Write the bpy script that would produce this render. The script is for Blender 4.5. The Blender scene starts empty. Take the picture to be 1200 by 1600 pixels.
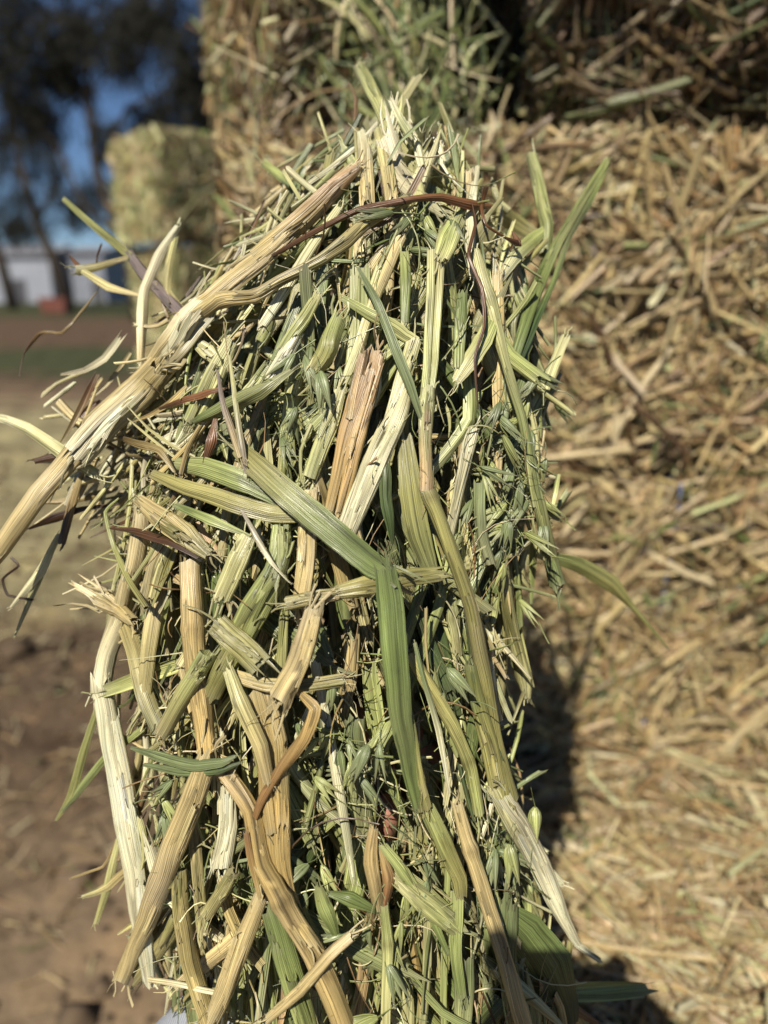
import bpy, bmesh, math, random
import numpy as np
from mathutils import Vector, Matrix, Euler

random.seed(11)
R = np.random.default_rng(11)
scene = bpy.context.scene
COL = scene.collection

# ------------------------------------------------------------------ camera
FPX = 1155.0                       # focal length in pixels of a 1200 x 1600 frame
PITCH = math.radians(16.9)
CAM = np.array([0.0, 0.0, 1.5])
FWD = np.array([0.0, math.cos(PITCH), -math.sin(PITCH)])
UPV = np.array([0.0, math.sin(PITCH), math.cos(PITCH)])
RGT = np.array([1.0, 0.0, 0.0])
cd = bpy.data.cameras.new('camera')
cam = bpy.data.objects.new('camera', cd); COL.objects.link(cam)
cam.location = CAM.tolist(); cam.rotation_euler = (math.radians(90) - PITCH, 0, 0)
cd.sensor_fit = 'VERTICAL'; cd.sensor_height = 36.0; cd.lens = FPX / 1600 * 36
cd.clip_start = 0.01; cd.clip_end = 2000
cd.dof.use_dof = True; cd.dof.focus_distance = 0.345; cd.dof.aperture_fstop = 4.4
scene.camera = cam

# ------------------------------------------------------------------ sky, sun, exposure
SUN = np.array([0.365, 1.0, -1.15]); SUN = SUN / np.linalg.norm(SUN)
el = math.asin(-SUN[2]); az = math.atan2(-SUN[0], -SUN[1])          # compass direction towards the sun
w = bpy.data.worlds.new('World'); scene.world = w; w.use_nodes = True
nt = w.node_tree; nt.nodes.clear()
out = nt.nodes.new('ShaderNodeOutputWorld'); bg = nt.nodes.new('ShaderNodeBackground'); sk = nt.nodes.new('ShaderNodeTexSky')
sk.sky_type = 'NISHITA'; sk.sun_disc = False; sk.sun_elevation = el; sk.sun_rotation = az
sk.air_density = 1.0; sk.dust_density = 0.0; sk.ozone_density = 6.0; sk.altitude = 2500
bg.inputs[1].default_value = 0.05
nt.links.new(sk.outputs[0], bg.inputs[0]); nt.links.new(bg.outputs[0], out.inputs[0])
ld = bpy.data.lights.new('sun', 'SUN'); ld.energy = 5.0; ld.angle = math.radians(0.5); ld.color = (1.0, 0.925, 0.79)
sun = bpy.data.objects.new('sun', ld); COL.objects.link(sun)
sun.rotation_euler = Vector(SUN).to_track_quat('-Z', 'Y').to_euler()
scene.view_settings.view_transform = 'Standard'; scene.view_settings.look = 'None'
scene.view_settings.exposure = 0.54; scene.view_settings.gamma = 1.0
scene.cycles.max_bounces = 6; scene.cycles.diffuse_bounces = 2; scene.cycles.glossy_bounces = 2
scene.cycles.transmission_bounces = 4; scene.cycles.sample_clamp_indirect = 4.0

# ------------------------------------------------------------------ helpers
def at(px, py, d):
    """world point d metres deep on the ray through a pixel of the photograph"""
    return CAM + d * (FWD + RGT * ((px - 600) / FPX) + UPV * ((800 - py) / FPX))
def srgb(r, g, b):
    f = lambda c: (c / 255 / 12.92) if c / 255 <= 0.04045 else ((c / 255 + 0.055) / 1.055) ** 2.4
    return np.array([f(r), f(g), f(b)])
def link(o, parent=None):
    COL.objects.link(o)
    if parent is not None: o.parent = parent
    return o
def tag(o, label=None, cat=None, group=None, kind=None):
    if label: o['label'] = label
    if cat: o['category'] = cat
    if group: o['group'] = group
    if kind: o['kind'] = kind
    return o
def empty(name, loc=(0, 0, 0), rz=0.0):
    o = bpy.data.objects.new(name, None); o.location = loc; o.rotation_euler = (0, 0, rz); o.empty_display_size = 0.05
    return link(o)
def mesh_obj(name, verts, faces, mat, parent=None, smooth=False, cols=None, uvs=None):
    me = mesh_data(name, verts, faces, mat, smooth, cols, uvs)
    return link(bpy.data.objects.new(name, me), parent)
def mesh_data(name, verts, faces, mat, smooth=False, cols=None, uvs=None):
    me = bpy.data.meshes.new(name)
    verts = np.asarray(verts, dtype=np.float32)
    if isinstance(faces, np.ndarray):
        n, k = faces.shape
        me.vertices.add(len(verts)); me.vertices.foreach_set('co', verts.ravel())
        me.loops.add(n * k); me.loops.foreach_set('vertex_index', faces.astype(np.int32).ravel())
        me.polygons.add(n); me.polygons.foreach_set('loop_start', np.arange(0, n * k, k, dtype=np.int32))
        me.update(calc_edges=True)
    else:
        me.from_pydata(verts.tolist(), [], faces)
    if smooth: me.polygons.foreach_set('use_smooth', np.ones(len(me.polygons), dtype=bool))
    if cols is not None:
        a = me.color_attributes.new('Col', 'FLOAT_COLOR', 'POINT')
        c = np.ones((len(verts), 4), dtype=np.float32); c[:, :3] = cols
        a.data.foreach_set('color', c.ravel())
    if uvs is not None:
        a = me.attributes.new('fib', 'FLOAT_VECTOR', 'POINT')
        a.data.foreach_set('vector', np.asarray(uvs, dtype=np.float32).ravel())
    me.materials.append(mat)
    return me

class NT:
    def __init__(s, name):
        s.m = bpy.data.materials.new(name); s.m.use_nodes = True; s.t = s.m.node_tree; s.t.nodes.clear()
        s.o = s.n('ShaderNodeOutputMaterial')
    def n(s, typ, **kw):
        nd = s.t.nodes.new(typ)
        for k, v in kw.items():
            if k.startswith('i_'): nd.inputs[k[2:].replace('_', ' ')].default_value = v
            else: setattr(nd, k, v)
        return nd
    def l(s, a, b): s.t.links.new(a, b)
    def noise(s, vec, scale, detail=3.0, rough=0.5):
        nd = s.n('ShaderNodeTexNoise'); nd.inputs['Scale'].default_value = scale
        nd.inputs['Detail'].default_value = detail; nd.inputs['Roughness'].default_value = rough
        if vec is not None: s.l(vec, nd.inputs['Vector'])
        return nd.outputs['Fac']
    def ramp(s, fac, stops):
        r = s.n('ShaderNodeValToRGB'); e = r.color_ramp.elements
        while len(e) < len(stops): e.new(0.5)
        for q, (p, c) in zip(e, stops):
            q.position = p; q.color = (c[0], c[1], c[2], 1)
        s.l(fac, r.inputs[0]); return r.outputs[0]
    def mix(s, mode, fac, a, b):
        m = s.n('ShaderNodeMix', data_type='RGBA', blend_type=mode)
        for sock, v in ((m.inputs[0], fac), (m.inputs[6], a), (m.inputs[7], b)):
            if hasattr(v, 'links'): s.l(v, sock)
            elif isinstance(v, (int, float)): sock.default_value = v
            else: sock.default_value = (v[0], v[1], v[2], 1)
        return m.outputs[2]

# ------------------------------------------------------------------ materials
def hay_material():
    t = NT('hay')
    col = t.n('ShaderNodeAttribute', attribute_name='Col').outputs['Color']
    fib = t.n('ShaderNodeAttribute', attribute_name='fib').outputs['Vector']      # mm across, mm along, random
    mp = t.n('ShaderNodeMapping'); mp.inputs['Scale'].default_value = (1.0, 0.010, 1.0); t.l(fib, mp.inputs[0])
    f1 = t.noise(mp.outputs[0], 1.5, 2.0, 0.6)
    f2 = t.noise(mp.outputs[0], 4.2, 1.0, 0.5)
    mp2 = t.n('ShaderNodeMapping'); mp2.inputs['Scale'].default_value = (0.35, 0.09, 1.0); t.l(fib, mp2.inputs[0])
    f3 = t.noise(mp2.outputs[0], 0.7, 4.0, 0.6)
    s1 = t.ramp(f1, [(0.30, (.50,) * 3), (0.5, (.98,) * 3), (0.68, (1.36,) * 3)])
    s2 = t.ramp(f2, [(0.3, (.74,) * 3), (0.7, (1.18,) * 3)])
    s3 = t.ramp(f3, [(0.25, (.70, .66, .58)), (0.45, (1, 1, 1)), (0.75, (1.10, 1.08, 1.04))])
    c = t.mix('MULTIPLY', 1.0, col, s1); c = t.mix('MULTIPLY', 1.0, c, s2); c = t.mix('MULTIPLY', 0.8, c, s3)
    # small dark specks of wear
    mp3 = t.n('ShaderNodeMapping'); mp3.inputs['Scale'].default_value = (0.5, 0.3, 1.0); t.l(fib, mp3.inputs[0])
    sp = t.noise(mp3.outputs[0], 1.6, 2.0, 0.5)
    spk = t.ramp(sp, [(0.24, (.55, .45, .32)), (0.32, (1, 1, 1))])
    c = t.mix('MULTIPLY', 0.8, c, spk)
    # regular fine veins along the piece
    sx = t.n('ShaderNodeSeparateXYZ'); t.l(fib, sx.inputs[0])
    ph = t.n('ShaderNodeMath', operation='MULTIPLY_ADD'); t.l(sx.outputs[0], ph.inputs[0]); ph.inputs[1].default_value = 8.5; t.l(sx.outputs[2], ph.inputs[2])
    sn = t.n('ShaderNodeMath', operation='SINE'); t.l(ph.outputs[0], sn.inputs[0])
    vn = t.n('ShaderNodeMapRange'); vn.inputs[1].default_value = -1; vn.inputs[2].default_value = 1; t.l(sn.outputs[0], vn.inputs[0])
    c = t.mix('MULTIPLY', 1.0, c, t.ramp(vn.outputs[0], [(0.0, (.63,) * 3), (0.5, (.75,) * 3), (1.0, (.84,) * 3)]))
    ad0 = t.n('ShaderNodeMath', operation='MULTIPLY_ADD'); t.l(vn.outputs[0], ad0.inputs[0]); ad0.inputs[1].default_value = 0.35; t.l(f1, ad0.inputs[2])
    ad = t.n('ShaderNodeMath', operation='ADD'); t.l(ad0.outputs[0], ad.inputs[0])
    ml = t.n('ShaderNodeMath', operation='MULTIPLY'); t.l(f2, ml.inputs[0]); ml.inputs[1].default_value = 0.4; t.l(ml.outputs[0], ad.inputs[1])
    b = t.n('ShaderNodeBump'); b.inputs['Strength'].default_value = 0.6; b.inputs['Distance'].default_value = 0.0006
    t.l(ad.outputs[0], b.inputs['Height'])
    p = t.n('ShaderNodeBsdfPrincipled'); p.inputs['Roughness'].default_value = 0.36; p.inputs['Specular IOR Level'].default_value = 0.5
    t.l(c, p.inputs['Base Color']); t.l(b.outputs[0], p.inputs['Normal'])
    tr = t.n('ShaderNodeBsdfTranslucent'); t.l(c, tr.inputs[0]); t.l(b.outputs[0], tr.inputs['Normal'])
    mx = t.n('ShaderNodeMixShader'); mx.inputs[0].default_value = 0.09
    t.l(p.outputs[0], mx.inputs[1]); t.l(tr.outputs[0], mx.inputs[2]); t.l(mx.outputs[0], t.o.inputs[0])
    return t.m
def plain(name, c, rough=0.7, var=0.25, scale=20.0, spec=0.3, bump=0.0, metal=0.0):
    t = NT(name); g = t.n('ShaderNodeTexCoord').outputs['Object']
    f = t.noise(g, scale, 5.0, 0.6)
    lo = tuple(x * (1 - var) for x in c); hi = tuple(x * (1 + var) for x in c)
    cc = t.ramp(f, [(0.3, lo), (0.7, hi)])
    p = t.n('ShaderNodeBsdfPrincipled'); p.inputs['Roughness'].default_value = rough; p.inputs['Specular IOR Level'].default_value = spec
    p.inputs['Metallic'].default_value = metal
    t.l(cc, p.inputs['Base Color'])
    if bump:
        b = t.n('ShaderNodeBump'); b.inputs['Strength'].default_value = 0.6; b.inputs['Distance'].default_value = bump
        t.l(f, b.inputs['Height']); t.l(b.outputs[0], p.inputs['Normal'])
    t.l(p.outputs[0], t.o.inputs[0]); return t.m
def skin_material():
    t = NT('skin'); g = t.n('ShaderNodeTexCoord').outputs['Object']
    c = t.ramp(t.noise(g, 60, 4), [(0.3, (.27, .12, .08)), (0.7, (.38, .18, .125))])
    p = t.n('ShaderNodeBsdfPrincipled'); p.inputs['Roughness'].default_value = 0.5
    p.inputs['Subsurface Weight'].default_value = 0.15; p.inputs['Subsurface Radius'].default_value = (.01, .004, .002); p.inputs['Subsurface Scale'].default_value = 0.4
    b = t.n('ShaderNodeBump'); b.inputs['Strength'].default_value = 0.3; b.inputs['Distance'].default_value = .0006
    t.l(t.noise(g, 700, 2), b.inputs['Height']); t.l(b.outputs[0], p.inputs['Normal'])
    t.l(c, p.inputs['Base Color']); t.l(p.outputs[0], t.o.inputs[0]); return t.m
def knit_material():
    t = NT('grey_knit'); g = t.n('ShaderNodeTexCoord').outputs['Object']
    wv = t.n('ShaderNodeTexWave'); wv.inputs['Scale'].default_value = 260; wv.inputs['Distortion'].default_value = 1.5; t.l(g, wv.inputs['Vector'])
    c = t.ramp(wv.outputs['Fac'], [(0.0, (.26, .28, .33)), (1.0, (.42, .45, .51))])
    b = t.n('ShaderNodeBump'); b.inputs['Strength'].default_value = 0.5; b.inputs['Distance'].default_value = .0006
    t.l(wv.outputs['Fac'], b.inputs['Height'])
    p = t.n('ShaderNodeBsdfPrincipled'); p.inputs['Roughness'].default_value = 0.9
    t.l(c, p.inputs['Base Color']); t.l(b.outputs[0], p.inputs['Normal']); t.l(p.outputs[0], t.o.inputs[0]); return t.m
def ground_material():
    t = NT('paddock_ground'); tc = t.n('ShaderNodeTexCoord').outputs['Object']
    big = t.noise(tc, 0.55, 4.0, 0.6); mid = t.noise(tc, 2.6, 6.0, 0.65); fine = t.noise(tc, 38, 5.0, 0.7)
    sx = t.n('ShaderNodeSeparateXYZ'); t.l(tc, sx.inputs[0])
    # distance along the paddock, nudged by noise, sets what covers the soil there
    m1 = t.n('ShaderNodeMath', operation='MULTIPLY_ADD'); t.l(big, m1.inputs[0]); m1.inputs[1].default_value = 0.55; m1.inputs[2].default_value = 0.72
    m2 = t.n('ShaderNodeMath', operation='MULTIPLY'); t.l(sx.outputs[1], m2.inputs[0]); t.l(m1.outputs[0], m2.inputs[1])
    lg = t.n('ShaderNodeMath', operation='LOGARITHM'); t.l(m2.outputs[0], lg.inputs[0]); lg.inputs[1].default_value = 10.0
    mr = t.n('ShaderNodeMapRange'); t.l(lg.outputs[0], mr.inputs[0]); mr.inputs[1].default_value = 0.0; mr.inputs[2].default_value = 2.3
    P = lambda y: math.log10(y) / 2.3
    br = (.090, .064, .044); tan = (.165, .122, .082); pale = (.235, .212, .125); red = (.095, .064, .044); grn = (.050, .056, .028)
    c = t.ramp(mr.outputs[0], [(0.0, tan), (P(1.7), tan), (P(2.1), br), (P(2.9), br), (P(3.7), pale), (P(8.5), pale), (P(10.5), tan), (P(12.5), br),
                               (P(14), grn), (P(19), grn), (P(21), red), (P(34), red), (P(44), grn), (P(150), grn)])
    c = t.mix('MULTIPLY', 1.0, c, t.ramp(mid, [(0.34, (.42, .38, .36)), (0.52, (1, 1, 1)), (0.68, (1.5, 1.42, 1.25))]))
    c = t.mix('MULTIPLY', 0.6, c, t.ramp(fine, [(0.3, (.6, .58, .55)), (0.7, (1.3, 1.28, 1.2))]))
    b = t.n('ShaderNodeBump'); b.inputs['Strength'].default_value = 1.0; b.inputs['Distance'].default_value = .05
    t.l(mid, b.inputs['Height'])
    p = t.n('ShaderNodeBsdfPrincipled'); p.inputs['Roughness'].default_value = 0.95; p.inputs['Specular IOR Level'].default_value = 0.1
    t.l(c, p.inputs['Base Color']); t.l(b.outputs[0], p.inputs['Normal']); t.l(p.outputs[0], t.o.inputs[0]); return t.m

HAY = hay_material()
CORE = plain('packed_hay', (.11, .088, .045), 0.9, 0.45, 60, 0.1, 0.01)
BARK = plain('bark', (.035, .028, .022), 0.95, 0.4, 6, 0.1, 0.05)
LEAF = plain('needle_foliage', (.016, .016, .011), 0.8, 0.45, 0.6, 0.2)
SKIN = skin_material(); KNIT = knit_material()
DENIM = plain('dark_cloth', (.03, .035, .06), 0.9, 0.2, 80); HAIRM = plain('brown_hair', (.03, .018, .01), 0.6, 0.4, 90)
BOOT = plain('boot_leather', (.05, .03, .02), 0.6, 0.3, 40); BLACK = plain('phone_black', (.012, .012, .014), 0.25, 0.1, 40, 0.5)
GLASS = plain('dark_glass', (.004, .004, .006), 0.05, 0.1, 10, 0.6)
EYEW = plain('eye_white', (.7, .68, .65), 0.2, 0.03); LIP = plain('lip', (.35, .11, .09), 0.5, 0.1)
SHEDM = plain('white_sheet_metal', (.25, .265, .31), 0.6, 0.12, 0.5); SHEDB = plain('pale_blue_sheet', (.15, .22, .31), 0.6, 0.12, 0.5)
ROOFM = plain('grey_roof_sheet', (.22, .22, .24), 0.5, 0.15, 0.5); DOORM = plain('dark_door', (.06, .06, .07), 0.6, 0.1)
REDM = plain('red_paint', (.16, .06, .045), 0.6, 0.2, 2); TWT = plain('orange_twine', (.35, .20, .08), 0.8, 0.25, 300); TWB = plain('blue_twine', (.10, .15, .30), 0.7, 0.2, 300)

# ------------------------------------------------------------------ many simple straws at once
# palettes: albedo colours of dry cut oats
PAL = {
 'tan':   [srgb(196, 170, 124), srgb(180, 152, 108), srgb(208, 186, 144), srgb(162, 134, 96), srgb(188, 170, 130), srgb(216, 200, 164)],
 'gold':  [srgb(210, 186, 136), srgb(194, 169, 120), srgb(220, 200, 152), srgb(172, 148, 104), srgb(204, 182, 136)],
 'brown': [srgb(120, 95, 64), srgb(142, 113, 76), srgb(94, 74, 50)],
 'green': [srgb(140, 150, 92), srgb(118, 132, 78), srgb(160, 166, 112), srgb(104, 120, 82), srgb(150, 150, 96)],
 'pale':  [srgb(214, 208, 160), srgb(206, 204, 148), srgb(222, 216, 176)],
}
def pick(weights, n, rng=R):
    keys = list(weights); wv = np.array([weights[k] for k in keys], float); wv /= wv.sum()
    ks = rng.choice(len(keys), n, p=wv); out = np.zeros((n, 3))
    for i, k in enumerate(keys):
        m = ks == i; p = np.array(PAL[k]); out[m] = p[rng.integers(0, len(p), m.sum())]
    return out * rng.uniform(0.72, 1.12, (n, 1)) * rng.uniform(0.94, 1.06, (n, 3))
def norm(v): return v / np.maximum(np.linalg.norm(v, axis=-1, keepdims=True), 1e-9)
def straw_batch(pos, dirs, nrm, length, width, cols, bend=0.12, segs=3, rng=R):
    """n little channel-shaped straws as one vertex and face array"""
    n = len(pos); k = segs + 1
    d = norm(dirs); nn = norm(nrm - d * (nrm * d).sum(1, keepdims=True)); s = np.cross(d, nn)
    roll = rng.normal(0, 0.6, n)[:, None]; s, nn = s * np.cos(roll) + nn * np.sin(roll), nn * np.cos(roll) - s * np.sin(roll)
    tt = np.linspace(-0.5, 0.5, k)
    b1 = rng.normal(0, bend, n); b2 = rng.normal(0, bend * 0.6, n)
    c = pos[:, None, :] + d[:, None, :] * (length[:, None] * tt)[:, :, None]
    c += s[:, None, :] * ((b1 * length)[:, None] * (tt * tt * 2))[:, :, None] + nn[:, None, :] * ((b2 * length)[:, None] * (tt * tt * 2))[:, :, None]
    prof = np.array([[-0.5, -0.16], [-0.18, 0.22], [0.22, 0.2], [0.5, -0.16]])
    V = np.zeros((n, k, 4, 3)); tw = rng.normal(0, 0.5, n)
    taper = np.where(rng.random(n) < 0.35, 0.35, 0.95)
    for j in range(4):
        ang = (tt + 0.5)[None, :] * tw[:, None]
        wv = width[:, None] * (1 + (taper[:, None] - 1) * (tt + 0.5)[None, :])
        a = prof[j, 0] * wv; b = prof[j, 1] * wv
        aa = a * np.cos(ang) - b * np.sin(ang); bb = a * np.sin(ang) + b * np.cos(ang)
        V[:, :, j] = c + s[:, None, :] * aa[:, :, None] + nn[:, None, :] * bb[:, :, None]
    fr = rng.uniform(-0.8, 0.8, (n, 2, 4)) * width[:, None, None]
    V[:, 0] += d[:, None, :] * fr[:, 0, :, None]; V[:, -1] += d[:, None, :] * fr[:, 1, :, None]
    idx = np.arange(n * k * 4).reshape(n, k, 4)
    F = np.stack([idx[:, :-1, :-1], idx[:, :-1, 1:], idx[:, 1:, 1:], idx[:, 1:, :-1]], -1).reshape(-1, 4)
    uv = np.zeros((n, k, 4, 3)); uv[..., 0] = (np.arange(4) / 3.0)[None, None, :] * (width * 1000)[:, None, None]
    uv[..., 1] = ((tt + 0.5)[None, :] * (length * 1000)[:, None])[:, :, None]; uv[..., 2] = rng.uniform(0, 500, n)[:, None, None]
    C = np.repeat(cols[:, None, :], k * 4, 1)
    return V.reshape(-1, 3), F, C.reshape(-1, 3), uv.reshape(-1, 3)
def join(parts):
    v, f, c, u = [], [], [], []; o = 0
    for a in parts:
        v.append(a[0]); f.append(a[1] + o); c.append(a[2]); u.append(a[3]); o += len(a[0])
    return np.concatenate(v), np.concatenate(f), np.concatenate(c), np.concatenate(u)

# ------------------------------------------------------------------ ground, far sheds, trees
def make_ground():
    xs = np.concatenate([-np.geomspace(900, 0.3, 60), np.geomspace(0.3, 900, 60)]); ys = np.concatenate([[-60, -20, -8, -3, -1], np.linspace(0, 8, 60), np.geomspace(8.3, 1600, 50)])
    X, Y = np.meshgrid(xs, ys); Z = 0.018 * np.sin(X * 2.3 + np.sin(Y * 1.7)) * np.cos(Y * 2.9) * np.exp(-((Y - 3) / 9) ** 2)
    V = np.stack([X, Y, Z], -1).reshape(-1, 3); i = np.arange(len(V)).reshape(X.shape)
    F = np.stack([i[:-1, :-1], i[:-1, 1:], i[1:, 1:], i[1:, :-1]], -1).reshape(-1, 4)
    o = mesh_obj('ground', V, F, ground_material(), None, True); tag(o, kind='structure')
    n = 9000
    x = R.uniform(-4.5, 0.6, n); y = R.uniform(0.7, 7.0, n)
    m = (np.sin(x * 1.9 + 1) * np.cos(y * 1.3) + R.normal(0, .7, n)) > -0.2
    m |= (y > 3.2) & (R.random(n) < .8); x = x[m]; y = y[m]; n = len(x)
    a = R.uniform(0, 6.28, n); d = np.stack([np.cos(a), np.sin(a), R.normal(0, .15, n)], 1)
    b = straw_batch(np.stack([x, y, R.uniform(.002, .03, n)], 1), d, np.tile([0, 0, 1.0], (n, 1)), R.uniform(.03, .14, n), R.uniform(.003, .007, n),
                    pick({'tan': 5, 'brown': 2, 'green': 1, 'pale': 1.2}, n))
    o = mesh_obj('straw_litter', b[0], b[1], HAY, None, False, b[2], b[3])
    tag(o, 'scattered bits of straw lying over the bare ground beside the stack', 'straw litter', kind='stuff')
    n = 2600; x = R.uniform(-3.5, .2, n); y = .9 + 5.5 * R.random(n) ** 1.5; r_ = R.gamma(2.0, .006, n) + .004
    base = norm(np.array([[1, 0, 0], [-1, 0, 0], [0, 1, 0], [0, -1, 0], [0, 0, 1], [0, 0, -1], [.6, .6, .5], [-.6, .6, .5], [.6, -.6, .5], [-.6, -.6, .5]], float))
    fb = np.array([[4, 6, 7, 4], [4, 7, 9, 4], [4, 9, 8, 4], [4, 8, 6, 4], [0, 2, 6, 0], [2, 1, 7, 2], [1, 3, 9, 1], [3, 0, 8, 3], [6, 2, 7, 6], [7, 1, 9, 7], [9, 3, 8, 9], [8, 0, 6, 8]])[:, :3]
    V = np.stack([x, y, r_ * .3], 1)[:, None, :] + base[None] * r_[:, None, None] * R.uniform(.6, 1.35, (n, 10, 1)) * np.array([1, 1, .75])
    F = (fb[None] + (np.arange(n) * 10)[:, None, None]).reshape(-1, 3)
    o = mesh_obj('soil_clods', V.reshape(-1, 3), F, plain('soil_clod', (.10, .072, .048), .95, .5, 9, .1), None, False)
    tag(o, 'small dry clods and pebbles scattered over the brown earth', 'clods', kind='stuff')
make_ground()

def box_vf(x0, x1, y0, y1, z0, z1):
    v = [(x0, y0, z0), (x1, y0, z0), (x1, y1, z0), (x0, y1, z0), (x0, y0, z1), (x1, y0, z1), (x1, y1, z1), (x0, y1, z1)]
    f = [(0, 3, 2, 1), (4, 5, 6, 7), (0, 1, 5, 4), (1, 2, 6, 5), (2, 3, 7, 6), (3, 0, 4, 7)]
    return v, f
def shed(name, label, x0, x1, y0, y1, h, rise, wm, doors):
    r = empty(name, ((x0 + x1) / 2, (y0 + y1) / 2, 0)); hx = (x1 - x0) / 2; hy = (y1 - y0) / 2
    # corrugated wall sheets
    n = 60; xs = np.linspace(-hx, hx, n); v = []; f = []
    for i, x in enumerate(xs):
        dy = 0.04 * (i % 2); v += [(x, -hy - dy, 0), (x, -hy - dy, h)]
        if i: f.append((2 * i - 2, 2 * i, 2 * i + 1, 2 * i - 1))
    o = len(v); v += [(-hx, hy, 0), (-hx, hy, h), (hx, hy, 0), (hx, hy, h), (-hx, 0, h + rise), (hx, 0, h + rise)]
    f += [(0, 1, o + 1, o), (2 * n - 2, o + 2, o + 3, 2 * n - 1), (o, o + 1, o + 3, o + 2), (1, o + 4, o + 1), (2 * n - 1, o + 3, o + 5)]
    mesh_obj('wall', v, f, wm, r)
    v = [(-hx - .3, -hy - .4, h - .1), (hx + .3, -hy - .4, h - .1), (hx + .3, 0, h + rise + .06), (-hx - .3, 0, h + rise + .06), (hx + .3, hy + .4, h - .1), (-hx - .3, hy + .4, h - .1)]
    v += [(a, b, c + .1) for a, b, c in v]
    mesh_obj('roof', v, [(0, 1, 2, 3), (3, 2, 4, 5), (6, 9, 8, 7), (9, 11, 10, 8), (0, 6, 7, 1), (5, 4, 10, 11), (0, 3, 9, 6), (3, 5, 11, 9), (1, 7, 8, 2), (2, 8, 10, 4)], ROOFM, r)
    for dx, dw, dh in doors:
        vv, ff = box_vf(dx - dw / 2, dx + dw / 2, -hy - .12, -hy - .05, 0.02, dh); d = mesh_obj('door', vv, ff, DOORM, r)
    tag(r, label, 'shed'); return r
shed('farm_shed', 'long pale grey metal shed seen behind the tree trunks', -66, -33.5, 78, 88, 4.6, 1.0, SHEDM, [(-6, 3.5, 3.4), (6, 3, 3.2), (13, 1.2, 2.3)])
shed('farm_shed', 'small taller grey shed beside the long grey metal shed', -32.2, -28.8, 80, 88, 5.0, 0.5, SHEDM, [(.8, 1.0, 2.2)])
def trough():
    c = at(85, 462, 42); x, y = c[0], c[1]; r = empty('red_feed_bin', (x, y, 0))
    V = [(-.62, -.4, .12), (.62, -.4, .12), (.62, .4, .12), (-.62, .4, .12), (-.78, -.52, .95), (.78, -.52, .95), (.78, .52, .95), (-.78, .52, .95),
         (-.7, -.45, .95), (.7, -.45, .95), (.7, .45, .95), (-.7, .45, .95), (-.58, -.36, .22), (.58, -.36, .22), (.58, .36, .22), (-.58, .36, .22)]
    F = [(0, 3, 2, 1), (0, 1, 5, 4), (1, 2, 6, 5), (2, 3, 7, 6), (3, 0, 4, 7), (4, 5, 9, 8), (5, 6, 10, 9), (6, 7, 11, 10), (7, 4, 8, 11),
         (8, 9, 13, 12), (9, 10, 14, 13), (10, 11, 15, 14), (11, 8, 12, 15), (12, 13, 14, 15)]
    mesh_obj('tub', V, F, REDM, r)
    for sx in (-.5, .5):
        for sy in (-.3, .3):
            vv, ff = box_vf(sx - .05, sx + .05, sy - .05, sy + .05, 0, .12); mesh_obj('foot', vv, ff, DOORM, r)
    tag(r, 'red feed bin on the grass in front of the sheds', 'feed bin')
trough()

def tube(pts, rad, n=8):
    pts = np.asarray(pts, float); V = []; F = []; m = len(pts)
    for i in range(m):
        t = pts[min(i + 1, m - 1)] - pts[max(i - 1, 0)]; t /= np.linalg.norm(t) + 1e-9
        a = np.cross(t, [0.3, 1, 0.2]); a /= np.linalg.norm(a); b = np.cross(t, a)
        for j in range(n):
            q = 2 * math.pi * j / n; V.append(pts[i] + rad[i] * (a * math.cos(q) + b * math.sin(q)))
            if i: F.append(((i - 1) * n + j, (i - 1) * n + (j + 1) % n, i * n + (j + 1) % n, i * n + j))
    F.append(tuple(range(n - 1, -1, -1))); F.append(tuple(range((m - 1) * n, m * n)))
    return V, F
def cat(parts):
    V = []; F = []
    for v, f in parts:
        o = len(V); V += list(v); F += [tuple(i + o for i in q) for q in f]
    return V, F
def needle_tree(label, d, base, limbs, clumps, per=1300):
    g = at(base[0], base[1], d); g[2] = 0
    r = empty('shade_tree', tuple(g)); parts = []
    for limb in limbs:
        P = [at(a, b, d + dd) - g for a, b, dd, rr in limb]; 
        if limb is limbs[0]: P[0] = np.array([P[0][0], P[0][1], -0.1])
        parts.append(tube(P, [q[3] for q in limb]))
    tips = []
    V = []; F = []
    for (a, b, rp) in clumps:
        c = at(a, b, d + R.normal(0, 1.6)) - g; rad = rp / FPX * d
        # a twig reaching into the clump
        st = np.array([at(q[0], q[1], d + q[2]) - g for limb in limbs for q in limb]); nb = st[np.argmin(((st - c) ** 2).sum(1))]
        mid = (nb + c) / 2 + R.normal(0, .3, 3); parts.append(tube([nb, mid, c], [.09, .05, .02], 5))
        # hanging strands of needles, gathered in tufts
        nt_ = max(8, int(per / 28)); tc = c + R.normal(0, 1, (nt_, 3)) * np.array([rad * .52, rad * .6, rad * .42])
        for q in tc:
            k = 28; p = q + R.normal(0, .28, (k, 3)) * np.array([1, 1, 1.3]); dr = norm(R.normal(0, .45, (k, 3)) + np.array([0, 0, -.75])); L = R.uniform(.25, .7, k)
            s = norm(np.cross(dr, R.normal(0, 1, (k, 3)))) * R.uniform(.02, .05, k)[:, None]; o = len(V)
            quad = np.stack([p - s, p + s, p + dr * L[:, None] + s * .4, p + dr * L[:, None] - s * .4], 1).reshape(-1, 3)
            V += list(quad); F += [(o + 4 * i, o + 4 * i + 1, o + 4 * i + 2, o + 4 * i + 3) for i in range(k)]
    v, f = cat(parts); mesh_obj('trunk', v, f, BARK, r, True)
    mesh_obj('crown', np.array(V), np.array(F), LEAF, r)
    tag(r, label, 'tree', 'dark trees behind the bales')
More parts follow.
